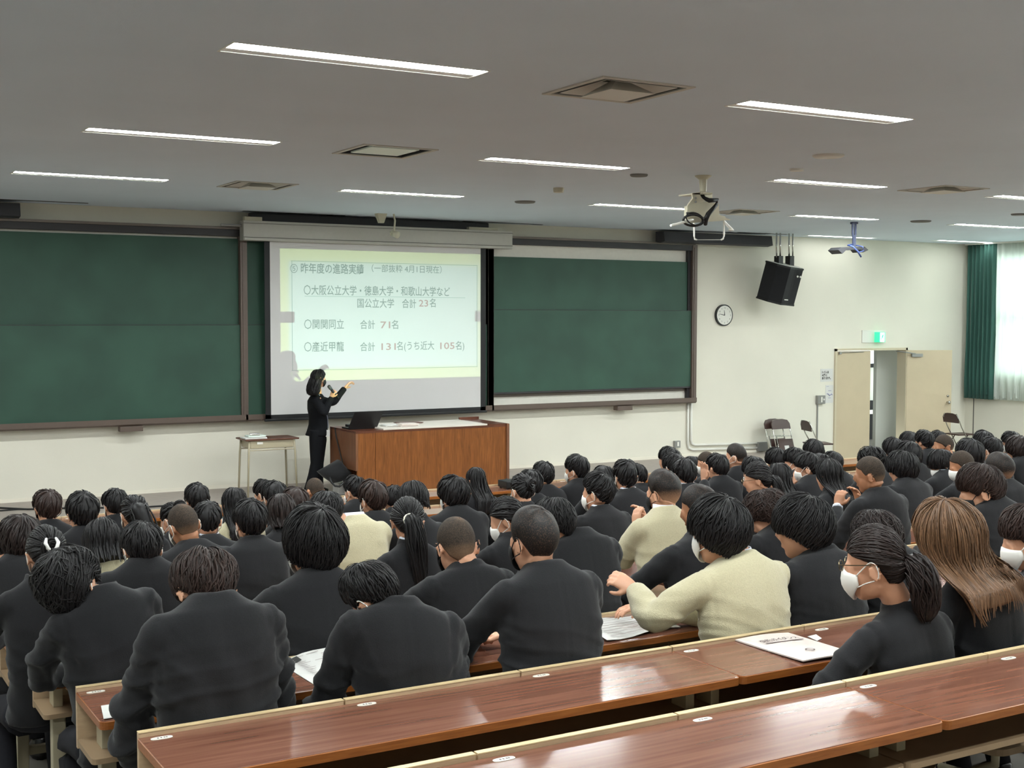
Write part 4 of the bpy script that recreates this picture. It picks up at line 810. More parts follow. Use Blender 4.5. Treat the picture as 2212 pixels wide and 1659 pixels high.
def hair_geo(style, T, rg, near, fall=None, tie=None, low=0.0, thick=1.0):
    P_ = dict(STY[style]); Wd = np.array(P_['W'], float)
    if tie is not None: Wd = np.array(tie, float)
    Wd /= np.linalg.norm(Wd); E1 = np.array([0, 1., 0])-Wd*Wd[1]
    if np.linalg.norm(E1) < .2: E1 = np.array([0, 0, 1.])-Wd*Wd[2]
    E1 /= np.linalg.norm(E1); E2 = np.cross(E1, Wd); C0 = np.array([0, -.005, .022]); RR = np.array([.076, .095, .100])
    la = np.radians([a for a, b in P_['line']]); lz = np.array([b for a, b in P_['line']])
    def dirs(th, ph): th = np.asarray(th)[..., None]; ph = np.asarray(ph)[..., None]; return np.cos(th)*Wd+np.sin(th)*(np.cos(ph)*E1+np.sin(ph)*E2)
    def scalp(d): return 1/np.sqrt(((d/RR)**2).sum(-1))
    nph = 96; phs = np.linspace(0, 2*PI, nph, endpoint=False); ths = np.linspace(.05, 3.0, 90)
    d = dirs(np.tile(ths[None], (nph, 1)), np.tile(phs[:, None], (1, 90))); p = C0+d*scalp(d)[..., None]
    azm = np.abs(np.arctan2(p[..., 0], p[..., 1])); ins = p[..., 2] > np.interp(azm, la, lz)
    first_out = np.where((~ins).any(1), (~ins).argmax(1), 89); the = ths[first_out]
    the = (np.roll(the, 1)+the*2+np.roll(the, -1))/4
    def tend(ph): return np.interp(np.mod(ph, 2*PI), np.append(phs, 2*PI), np.append(the, the[0]))
    f1, f2, f3 = rg.uniform(0, 6, 3)
    Th = P_['T']*thick
    def thick_(u, ph):
        u = np.clip(u, 0, 1); prof = .75+.35*np.sin(u*PI*.75)
        endp = P_['e']+(1-P_['e'])*(1-np.clip((u-.45)/.55, 0, 1)**1.6)
        return Th*prof*endp*(1+.12*np.sin(3*ph+f1)*u+.10*np.sin(5*ph+f2+4*u))
    def pos(u, ph, lift=0):
        uu = np.clip(u, 0, 1); th = uu*tend(ph); dd = dirs(th, ph); r = scalp(dd)+thick_(u, ph)+lift; q = C0+dd*np.asarray(r)[..., None]
        ex = np.clip(np.asarray(u)-1, 0, None); q[..., 2] -= ex*.10*(1 if fall is None else 0); return q
    def hang(q, u, ph):      # gravity part of long hair, body frame
        if fall is None: return q
        Lh, back, side_in, wave = fall[:4]; drift = fall[4] if len(fall) > 4 else 0; ex = np.clip(np.asarray(u)-1, 0, None)*Lh
        out = q.copy(); out[..., 2] = q[..., 2]-ex
        k = np.clip(ex/.16, 0, 1); k2 = k*k*(3-2*k)
        c = fall_c; rx = q[..., 0]-c[0]; out[..., 0] = c[0]+rx*(1-side_in*k2)+wave*np.sin(ex*28+ph*3)*k+drift*ex; tgt = c[1]-.085-np.minimum(ex, .14)*.65-back*ex
        ry = q[..., 1]; out[..., 1] = np.where(ry < c[1]+.0, np.minimum(ry, ry*(1-k2)+(tgt-.01-.015*np.cos(rx*14))*k2), ry*(1-k2*.9)+(tgt)*k2*.9); return out
    mbv, mbf, sh, fd = [], [], [], []; n0 = 0
    # cap
    nu_, nv_ = (22, 64) if near else (11, 28)
    umax = 1.0+(P_['over']/.10 if fall is None else 0); us = np.linspace(0.001, umax if fall is None else 1.8, nu_ if fall is None else nu_+10); ph = np.linspace(0, 2*PI, nv_, endpoint=False)
    U_, Pg = np.meshgrid(us, ph, indexing='ij'); stri = .0016*np.sin(Pg*23+f1+np.sin(U_*5))+.0012*np.sin(Pg*41+f3) if style not in ('shaved', 'crew') else 0*U_
    q = pos(U_, Pg, -.003*(P_['lk'] > 0)+stri*np.clip(U_*3, 0, 1)); q = T(q.reshape(-1, 3)).reshape(q.shape); fall_c = T(np.array([[0, 0, 0.]]))[0]; q = hang(q, U_, Pg)
    th = U_*tend(Pg); dd = dirs(np.clip(th, 0, tend(Pg)), Pg); inner = C0+dd*(scalp(dd)-.006)[..., None]; last_in = T(inner[-1])
    if fall is not None: last_in = q[-1]*.9+q[-1].mean(0)*.1
    V_ = np.concatenate([q.reshape(-1, 3), last_in]); nr = len(us)+1
    for i in range(nr-1):
        for j in range(nv_): a = i*nv_+j; b = i*nv_+(j+1) % nv_; mbf.append((a, b, b+nv_, a+nv_))
    mbf.append(tuple(range(nv_)))
    if fall is not None: mbf.append(tuple(range((nr-1)*nv_, nr*nv_)))
    mbv.append(V_); n0 = len(V_); base_sh = .38+.06*np.sin(Pg*9+f2)+rg.uniform(-.06, .06, Pg.shape); sh.append(np.append(base_sh.reshape(-1), np.full(nv_, .3)))
    zz = (C0+dd*scalp(dd)[..., None])[..., 2]; yy = (C0+dd*scalp(dd)[..., None])[..., 1]
    if style == 'shaved': f_ = np.clip((.0-zz)/.09, 0, .6)+.06+.22*np.exp(-((U_-.0)/.12)**2)
    elif style == 'crew': f_ = np.clip((-.012-low-zz)/.075, 0, 1)*.95
    else: f_ = np.zeros_like(zz)
    fd.append(np.append(f_.reshape(-1), np.full(nv_, .5)))
    # locks
    nl = int(P_['lk']*(1000 if near == 2 else 420 if near else 110)); seg = 7 if near else 4
    if nl:
        if fall is None: u0 = rg.uniform(0.02, .80, nl)**.75; du = rg.uniform(.28, .6, nl)*(.8 if style in ('short',) else 1); u1 = np.minimum(u0+du, umax+.10*P_['mess']*rg.uniform(0, 1, nl)*(P_['over']*60+.3)/1.5)
        else: u0 = rg.uniform(.02, 1.35, nl); u1 = np.minimum(u0+rg.uniform(.5, 1.1, nl), rg.uniform(1.72, 2.06, nl))
        if style == 'pony': u0 = rg.uniform(.02, .3, nl); u1 = rg.uniform(.85, 1.0, nl)
        p0 = rg.uniform(0, 2*PI, nl); dr = rg.normal(0, .10*P_['mess'], nl)+(.25*P_['mess'] if style in ('messy', 'mid', 'short', 'bowl') else 0)*rg.uniform(-.2, 1, nl)
        if style == 'messy': dr += rg.normal(0, .25, nl)
        wid = rg.uniform(.0022, .0052, nl)*(2.2 if not near else 1.0 if near == 2 else 1.5); lift0 = rg.uniform(-.004, .0, nl); tipl = rg.uniform(-.004, .002+.007*P_['mess'], nl); shd = np.clip(rg.normal(.45, .22, nl), 0, 1)
        t = np.linspace(0, 1, seg); U2 = u0[:, None]+(u1-u0)[:, None]*t; P2 = p0[:, None]+dr[:, None]*t**1.3+(.12*P_['mess']*np.sin(t*PI*rg.uniform(1, 2.5, nl)[:, None]+f1) if P_['mess'] > .4 else 0)
        lift = lift0[:, None]+(.005*np.sin(t*PI)+tipl[:, None]*t**2)
        def place(u, p_, l): x = pos(u, p_, l); x = T(x.reshape(-1, 3)).reshape(x.shape); return hang(x, u, p_)
        c = place(U2, P2, lift); tg = np.gradient(c, axis=1); tg /= np.linalg.norm(tg, axis=-1, keepdims=True)+1e-9
        nrm = c-(fall_c+T(np.array([[0, -.005, .022]]))[0]-fall_c); nrm[..., 2] *= .6; nrm /= np.linalg.norm(nrm, axis=-1, keepdims=True)
        sd = np.cross(tg, nrm); sd /= np.linalg.norm(sd, axis=-1, keepdims=True)+1e-9; wt = (wid[:, None]*(np.sin(np.clip(t, .08, 1)*PI*.96)**.55))[..., None]
        ring = np.stack([c-sd*wt, c+nrm*wt*.4, c+sd*wt], 2)   # nl,seg,3,3
        V2 = ring.reshape(-1, 3); idx = np.arange(nl*seg*3).reshape(nl, seg, 3)
        F = []
        for j in range(3):
            a = idx[:, :-1, j]; b = idx[:, :-1, (j+1) % 3]; c_ = idx[:, 1:, (j+1) % 3]; d_ = idx[:, 1:, j]; F.append(np.stack([a, b, c_, d_], -1).reshape(-1, 4))
        F = np.concatenate(F)+n0; mbf += [tuple(r) for r in F.tolist()]; mbv.append(V2); n0 += len(V2)
        sh.append(np.repeat(shd, seg*3)); fd.append(np.zeros(len(V2)))
    return mbv, mbf, sh, fd
def bundle(path, r0, rg, n, wid, spread=1.0, flat=.55, wave=0.0, ends=.3):
    """a tail of hair: core tube with locks around it"""
    path = np.array(path, float); m = MB(); k = len(path); rr = np.interp(np.linspace(0, 1, k), [0, .12, .5, .85, 1], [.35, .8, 1, .8, .25])*r0
    m.tube(path, rr*.9, 12, 1.0); V_ = m.V(); F = list(m.f); sh = [np.full(len(V_), .35)]; vs = [V_]; n0 = len(V_); seg = 9; t = np.linspace(0, 1, seg)
    for i in range(n):
        a = rg.uniform(0, 2*PI); e = rg.uniform(.82, 1.12); s0 = rg.uniform(0, .35); s1 = rg.uniform(.7, 1.06); tt = s0+(s1-s0)*t; tt_c = np.clip(tt, 0, 1)
        c = np.stack([np.interp(tt_c, np.linspace(0, 1, k), path[:, j]) for j in range(3)], 1); c[:, 2] -= np.clip(tt-1, 0, 1)*.2
        tg = np.gradient(c, axis=0); tg /= np.linalg.norm(tg, axis=1, keepdims=True)+1e-9; s_ = np.cross(tg, (0, 1, .1)); s_ /= np.linalg.norm(s_, axis=1, keepdims=True)+1e-9; u_ = np.cross(s_, tg)
        rad = np.interp(tt_c, np.linspace(0, 1, k), rr)*e; aa = a+wave*np.sin(tt*7+i)
        nv = (np.cos(aa)[:, None] if np.ndim(aa) else math.cos(aa))*s_+(np.sin(aa)[:, None] if np.ndim(aa) else math.sin(aa))*u_
        c = c+nv*rad[:, None]; sd = np.cross(tg, nv); w_ = wid*rg.uniform(.6, 1.3)*np.sin(np.clip(t, .08, 1)*PI*.96)**.5
        ring = np.stack([c-sd*w_[:, None], c+nv*w_[:, None]*.6, c+sd*w_[:, None]], 1).reshape(-1, 3); vs.append(ring); sh.append(np.full(len(ring), np.clip(rg.normal(.5, .22), 0, 1)))
        for q in range(seg-1):
            for j in range(3): F.append((n0+q*3+j, n0+q*3+(j+1) % 3, n0+q*3+3+(j+1) % 3, n0+q*3+3+j))
        n0 += len(ring)
    return vs, F, sh, [np.zeros(len(x)) for x in vs]
def hair_object(parts, matn, parent):
    V_, F, S_, Fd, n = [], [], [], [], 0
    for vs, fs, sh, fd in parts:
        v = np.concatenate(vs); V_.append(v); F += [tuple(i+n for i in f) for f in fs]; n += len(v); S_.append(np.concatenate([np.ravel(x) for x in sh])); Fd.append(np.concatenate([np.ravel(x) for x in fd]))
    V_ = np.concatenate(V_)-ORI[parent.name]; me = bpy.data.meshes.new('hair'); me.from_pydata(V_.tolist(), [], F); me.update()
    for nme, arr in (('shade', np.concatenate(S_)), ('fade', np.concatenate(Fd))):
        a = me.attributes.new(nme, 'FLOAT', 'POINT'); a.data.foreach_set('value', arr.astype(np.float32))
    me.shade_smooth(); return link('hair', me, matn, parent)
def mask_geo(T, col, parent, skin_side=True):
    az = np.radians(np.linspace(-74, 74, 15)); zs = np.linspace(0, 1, 7); rows = []
    for k in zs:
        row = []
        for a in az:
            ze = abs(a)/R(74); zt = .002-.022*ze; zb_ = -.112+.060*ze**1.5; z = zt+(zb_-zt)*k
            bulge = .012*math.sin(k*PI)*(1-ze**2)+.012*(1-ze)**2*math.sin(k*PI*.8+.3)
            r = np.array([.072*math.sin(a), .03+.075*math.cos(a)-.022*k**2*(1-ze), z]); r[1] += bulge; r[0] *= 1+.05*math.sin(k*PI); row.append(r)
        rows.append(row)
    r = np.array(rows); inn = r.copy(); inn[..., 1] -= .005; inn[..., 0] *= .96; n = r.shape[1]; N_ = r.shape[0]*n; f = []
    for i in range(r.shape[0]-1):
        for j in range(n-1): q = i*n+j; f.append((q, q+1, q+n+1, q+n)); f.append((q+N_, q+n+N_, q+n+1+N_, q+1+N_))
    ring = [j for j in range(n)]+[i*n+n-1 for i in range(1, r.shape[0])]+[(r.shape[0]-1)*n+j for j in range(n-2, -1, -1)]+[i*n for i in range(r.shape[0]-2, 0, -1)]
    for i in range(len(ring)): a, b = ring[i], ring[(i+1) % len(ring)]; f.append((a, a+N_, b+N_, b))
    c = MB(); c.add(T(np.concatenate([r.reshape(-1, 3), inn.reshape(-1, 3)])), f); mk('face_mask', c, col, parent, smooth=True)
    for s in (-1, 1):
        p = [(s*.068, .05, -.022), (s*.078, .02, .002), (s*.084, -.006, .020), (s*.089, -.024, .012), (s*.088, -.030, -.012), (s*.083, -.022, -.036), (s*.074, .02, -.048), (s*.066, .052, -.060)]
        m = MB(); m.tube(smooth_path(p, 3), .0022, 5); c = MB(); c.add(T(m.V()), m.f); mk('ear_loop', c, col, parent, smooth=True)
DESKZ = .72
def wrinkle(v, nrm, amp, rg, zc, drive=1.0):
    a, b, c_ = rg.uniform(0, 6, 3); x, y, z = v[:, 0], v[:, 1], v[:, 2]
    warp = .05*np.sin(x*9+a)+.03*np.sin(z*14+b)+.03*np.sin(y*12+c_)
    s1 = np.sin((z*1.0+x*.45*np.sign(a-3)+warp)*62+a); s2 = np.sin((z*.8-np.abs(x)*.75+warp)*48+b); s3 = np.sin((x*.9+z*.3+warp)*34+c_)
    rid = lambda s: np.clip(s, -.2, 1)**2*np.sign(s)
    low = np.clip((zc-z)/.30, 0, 1); side_ = np.clip((np.abs(x)-.08)/.12, 0, 1)
    disp = amp*(rid(s1)*low*(.35+.65*side_)+.8*rid(s2)*side_*(.3+.7*low)+.35*s3*(.3+.5*low))
    return v+nrm*disp[:, None]
def person(p):
    """seated student. p: id,x,y px of the head top, row k, hair style etc."""
    rg = np.random.default_rng(p['id']+7); k = p['k']; zf = floor_z(k); Yh = 3.26+.925*k+p.get('dy', 0); near = 2 if k <= 2 else (1 if k <= 4 else 0)
    top = ony(p['x'], p['y'], Yh); st = p['st']; fem = st in ('long', 'pony', 'bun', 'bob')
    if 'X' in p: pass
    sty = {'bun': 'pony', 'bob': 'long'}.get(st, st); th = STY[sty]['T']*p.get('th', 1.0); hs = p.get('hs', 1.0)
    pit, yaw, rol = R(p.get('p', 12)), R(p.get('yaw', 0)), R(p.get('r', 0)); Rm = rot_xyz(pit, yaw, rol)
    # top of the hair in head space -> head origin
    dd = np.array([0, -.005, .022]); rr = np.array([.076, .095, .100])+th; u = Rm.T@np.array([0, 0, 1.0]); ext = np.sqrt(((rr*u)**2).sum()); ctr = np.array([top[0], Yh, top[2]-ext*hs]); hc = ctr-Rm@dd*hs
    T = lambda v: (np.asarray(v, float)*hs)@Rm.T+hc
    bx = p.get('bx', 0)+hc[0]; nz = p.get('nz', .285+.02*math.sin(pit)); zn = top[2]-nz*p.get('ns', .84); slo = p.get('slo', .05)
    O = (bx, Yh-.1, zf)
    if p.get('min_bx') is not None: bx = max(bx, p['min_bx'])
    bs = p.get('bs', .93 if fem else 1.0); tw = R(p.get('tw', 0)); lean = p.get('lean', .10); sl = p.get('sl', 0)
    neck = np.array([bx, Yh-.035-p.get('nb', .0), zn]); hip = np.array([bx+p.get('hx', 0), max(neck[1]-lean+.03, Yh-.09), zf+.50]); ctl = (neck+hip)/2+np.array([0, -min(slo, .06)-.01, .02])
    up_ = np.array([0, 0, 1.]); spine = bez(neck, ctl, hip, 60); sl_len = np.concatenate([[0], np.cumsum(np.linalg.norm(np.diff(spine, axis=0), axis=1))]); TL = sl_len[-1]
    axx = np.array([math.cos(tw), -math.sin(tw), -math.sin(R(sl))]); axx /= np.linalg.norm(axx)
    def at_(d):
        d = min(max(d, 0), TL); i = min(int(np.searchsorted(sl_len, d)), 59); t = spine[min(i+1, 59)]-spine[max(i-1, 0)]; t /= np.linalg.norm(t); ay = np.cross(axx, -t); ay /= np.linalg.norm(ay); return spine[i], ay, t
    kw = p.get('w', 1.0)*bs; sw = 1.14 if p.get('top') == 'sweater' else 1.0
    prof = [(-.006, .066, .066), (.010, .088, .078), (.026, .124, .088), (.045, .160, .096), (.072, .186, .104), (.115, .198, .114), (.19, .200, .124), (.28, .190, .124), (.38, .184, .122), (.48, .180, .124), (.60, .190, .132)]
    if fem: prof = [(-.006, .058, .056), (.010, .074, .066), (.028, .104, .078), (.050, .140, .088), (.078, .164, .096), (.12, .174, .106), (.19, .176, .114), (.28, .168, .114), (.38, .160, .112), (.48, .166, .118), (.60, .188, .130)]
    sweater = p.get('top') == 'sweater'
    J = MB(); rings = []
    for d, hw, hd in prof:
        d2 = d*TL/.56 if d > .1 else d; c0, ay, t = at_(max(d2, 0)); c0 = c0-t*min(d2, 0)*-1 if d2 < 0 else c0
        if d2 < 0: c0 = c0+(-t)*(-d2)
        rings.append(sring(c0, axx, ay, hw*kw, hd*bs*(1.0), 24, 2.35))
    J.loft(rings)
    c0, ay, t = at_(.095); sh = {}; A = p.get('arms', 'desk'); zd = zf+DESKZ+.055; ye = Yh+.15
    fw_ = np.array([math.sin(tw), math.cos(tw), 0.])
    for s in (-1, 1):
        S0 = c0+axx*s*(.150 if fem else .166)*kw-t*0.0+np.array([0, 0, -.012]); S0 = S0
        if A == 'desk': E_ = np.array([bx+s*(.245 if fem else .27)*kw, ye+.03, zd+.01]); Wp = np.array([bx+s*.09, ye+.24, zd])
        elif A == 'tuck': E_ = np.array([bx+s*.235*kw, Yh+.02, zf+.70]); Wp = np.array([bx+s*.10, Yh+.20, zf+.62])
        elif A == 'fold': E_ = np.array([bx+s*.31*kw, ye+.05, zd]); Wp = np.array([bx-s*.06, ye+.17, zd+.01+.02*s])
        else: E_, Wp = (ony(*q) for q in A[s])
        if isinstance(A, dict): E_ = E_+0; Wp = Wp+0
        sh[s] = (S0, E_, Wp); mid = (S0+E_)/2+axx*s*.012+np.array([0, 0, .006]); path = smooth_path([S0-axx*s*.03, S0, mid, E_, (E_+Wp)/2+np.array([0, 0, .004]), Wp], 4)
        J.tube(path, interp_r([.062*bs, .070*bs, .060*bs*sw, .054*bs*sw, .052*bs*sw, .042*bs], len(path)), 14)
    vox = {2: .0105, 1: .014, 0: .021}[near]
    jm = remeshed('jacket', J, vox, 4 if near else 3)
    v = mesh_co(jm); nr = normals(jm); rel = v-np.array([bx, Yh, zn]); relr = rel.copy()
    amp = (.014 if near == 2 else .009 if near else .004)*p.get('wr', 1.0); v = wrinkle_abs(v, rel, nr, amp, rg)
    if near:
        seam = .004*np.exp(-(rel[:, 0]/.006)**2)*(rel[:, 1] < 0)*(rel[:, 2] < -.03)*(0 if sweater else 1); arm = np.abs(rel@axx)-.182*kw
        seam = seam*.5+.0045*np.exp(-(arm/.010)**2)*(rel[:, 2] < -.05)*(rel[:, 2] > -.26)*(rel[:, 1] < .06); v = v-nr*seam[:, None]
    set_co(jm, v-np.array(O)); top_name = 'sweater' if sweater else 'jacket'; jm.name = top_name
    # skin body
    B = MB(); head_skin(B, T, fem); nk = T([(0, -.018, -.045)])[0]; nk2 = T([(0, -.02, -.09)])[0]
    rn = (.050 if fem else .058)*hs; bow = np.clip((pit-R(24))/R(12), 0, 1); nkp = neck+np.array([0, .035, -.05])*bow; B.tube([nk, nk*.55+nkp*.45+np.array([0, -.004, .0]), nkp+np.array([0, .0, -.01]), neck+np.array([0, -.01, -.10])], [rn*.95, rn*.96, rn*(1.0-.15*bow), rn*(1.05-.2*bow)], 14)
    c1, _, _ = at_(.25); c2, _, _ = at_(TL*.95); B.tube([neck+np.array([0, -.01, -.05]), c1, c2], [.06, .09, .09], 10)
    for s in (-1, 1):
        S0, E_, Wp = sh[s]; B.tube([c1+np.array([0, 0, .06]), S0, E_, Wp], [.04, .035, .028, .026], 8)
        d = Wp-E_; hk = p.get('hand', {}).get(s, {})
        hand(B, Wp+d/np.linalg.norm(d)*.012, hk.get('d', d), hk.get('p', (-s*.3, .1, -1)), hk.get('side', s), hk.get('c', .45), sc=1.0, spread=hk.get('sp', .12))
    hv = p.get('vis'); bm_ = remeshed('person', B, .0058 if hv else {2: .0072, 1: .0095, 0: .0125}[near], 2 if near else 1)
    set_co(bm_, mesh_co(bm_)-np.array(O))
    body = link('person', bm_, p.get('skin', 'skin'), None, O); tag(body, p['label'], 'person', p.get('group'))
    jm.shade_smooth(); link(top_name, jm, 'sweater' if sweater else 'jacket_black', body)
    # collar
    c0, ay, t = at_(.012); a2 = -t
    def collar(r0, r1, h0, h1, name, m, th_=.006, back=.0):
        c = MB(); n = 26; ks = np.linspace(0, 2*PI, n, endpoint=False); o_ = []
        for r, h in ((r0, h0), (r1, h1), (r1-th_, h1), (r0-th_, h0)): o_.append([c0+a2*(h+back*max(0, -math.sin(q))*(1 if h == h1 else 0)-.018*max(0, math.sin(q)))+axx*r*math.cos(q)+ay*r*1.0*math.sin(q) for q in ks])
        c.loft(o_+[o_[0]], cap=False); return mk(name, c, m, body, smooth=True)
    if near or p.get('col'):
        if sweater:
            collar(.073*bs, .062*bs, .0, .052, 'shirt_collar', 'shirt', back=.006); collar(.088*bs, .074*bs, -.012, .020, 'neckband', 'sweater', .01)
        else:
            if p.get('shirt', 1 if p.get('col') else 0): collar(.066*bs, .060*bs, .01, .044, 'shirt_collar', 'shirt')
            collar(.086*bs, .068*bs, -.008, .034, 'collar', 'jacket_black', .009, back=.006)
    if isinstance(A, dict) or p.get('cuff'):
        for s in (-1, 1):
            S0, E_, Wp = sh[s]; d = (Wp-E_)/np.linalg.norm(Wp-E_)
            if p.get('cuff'): c = MB(); c.tube([Wp-d*.005, Wp+d*.02], [.036, .034], 12); mk('shirt_cuff', c, 'shirt', body, smooth=True)
            elif sweater: c = MB(); c.tube([Wp-d*.03, Wp+d*.004], [.044, .038], 14); mk('rib_cuff', c, 'sweater', body, smooth=True)
    # trousers and shoes
    c = MB(); n = 10 if near else 7
    for s in (-1, 1):
        hp = np.array([hip[0]+s*.09, hip[1]+.02, zf+.50]); kn = np.array([hip[0]+s*.12, hip[1]+.40, zf+.465]); an = np.array([hip[0]+s*.12, hip[1]+.34+p.get('foot', 0), zf+.10])
        pth = smooth_path([hp, kn+np.array([0, -.03, 0]), kn+np.array([0, .02, -.09]), an], 3 if near else 2); c.tube(pth, interp_r([.080, .062, .058, .050], len(pth)), n)
    c.ell((hip[0], hip[1]+.01, zf+.505), (.18*kw, .125, .07), 14, 8); mk('trousers', c, 'trousers', body, smooth=True)
    for s in (-1, 1):
        c = MB(); a = np.array([hip[0]+s*.12, hip[1]+.34+p.get('foot', 0), zf]); c.loft([sring(a+np.array([0, .0+dy, z]), (1, 0, 0), (0, 1, 0), hw, hd, 12) for z, dy, hw, hd in ((0, .05, .045, .13), (.03, .05, .045, .13), (.07, .02, .038, .08), (.11, -.01, .034, .045))]); mk('shoe', c, 'shoe', body, smooth=True)
    # hair
    nl = near; parts = []; hm = p.get('hm', {'shaved': 'hair_shaved', 'crew': 'hair_crew'}.get(st, 'hair_black'))
    tie = None; fall = None
    if st in ('pony', 'bun'): tie = p.get('tie', (0, -.9, .10) if st == 'pony' else (0, -.85, .45))
    if st == 'long': fall = p.get('fall', (.30, .12, .28, .004))
    if st == 'bob': fall = p.get('fall', (.09, .0, .12, .002))
    parts.append(hair_geo(sty, T, rg, nl, fall, tie, p.get('low', 0), p.get('th', 1.0)))
    if st in ('pony', 'bun'):
        tv = np.array(tie, float); tv /= np.linalg.norm(tv); rr_ = 1/np.sqrt(((tv/np.array([.076, .095, .100]))**2).sum()); tp = T([np.array([0, -.005, .022])+tv*(rr_+.012)])[0]
        if st == 'pony':
            L_ = p.get('tail', .30); ty = p.get('tx', 0); path = smooth_path([tp+np.array([0, .015, 0]), tp+np.array([0, -.035, -.01]), tp+np.array([ty*.4, -.06, -L_*.30]), tp+np.array([ty*.8, -.055-.05*L_, -L_*.65]), tp+np.array([ty, -.045-.10*L_, -L_])], 4)
            parts.append(bundle(path, p.get('tr', .034), rg, 90 if nl == 2 else 45 if nl else 16, .006 if nl else .011, wave=p.get('tw_', .25)))
        else:
            path = [tp+np.array([.028*math.cos(q), -.018-.006*math.sin(q*2), .028*math.sin(q)]) for q in np.linspace(0, 2*PI*.93, 12)]; parts.append(bundle(path, .022, rg, 40 if nl else 14, .006, wave=.5))
        c = MB(); kk = [tp+Rm@np.array([.020*math.cos(q), -.012, .018*math.sin(q)])*p.get('sr', 1.0) for q in np.linspace(0, 2*PI, 15)]
        if p.get('tie_m'): c.tube(kk, .008, 7); mk('scrunchie', c, p['tie_m'], body, smooth=True)
        elif st == 'pony': c.tube(kk, .006, 7); mk('hair_tie', c, 'black_cloth', body, smooth=True)
    hair_object(parts, hm, body)
    if p.get('mask') != 'none': mask_geo(T, 'mask_black' if p.get('mask') == 'black' else 'mask_white', body)
    if p.get('glasses'):
        c = MB()
        for s in (-1, 1): m = MB(); m.tube([(s*.036+.024*math.cos(q), .104, .012+.018*math.sin(q)) for q in np.linspace(0, 2*PI, 17)], .0018, 5); m.tube([(s*.06, .103, .018), (s*.078, .06, .016), (s*.086, -.01, .012)], .0018, 5); c.add(T(m.V()), m.f)
        mk('glasses', c, 'glass_frame', body)
    if p.get('claw'):
        c = MB()
        for s in (-1, 1): m = MB(); m.tube([(s*.004, -.165, .000), (s*.020, -.170, .017), (s*.027, -.165, .040), (s*.020, -.150, .062)], [.006, .009, .009, .005], 7); c.add(T(m.V()), m.f)
        m = MB(); m.ell((0, -.165, -.010), (.014, .010, .014), 10, 7); c.add(T(m.V()), m.f); mk('claw_clip', c, 'clip_pearl', body, smooth=True)
    if p.get('clip'):
        c = MB(); m = MB(); m.tube([(.05, -.06, .115), (.066, -.05, .10), (.08, -.04, .08)], .006, 6); c.add(T(m.V()), m.f); mk('hair_clip', c, 'clip_pearl', body, smooth=True)
    return body
def wrinkle_abs(v, rel, nr, amp, rg):
    w_ = wrinkle(rel, nr, amp, rg, -.10); return v+(w_-rel)
def ph(id, x, y, k, st, label, **kw): kw.update(id=id, x=x, y=y, k=k, st=st, label=label); return kw
def bpos(k, bx, dy=0): return 3.26+.925*k+dy
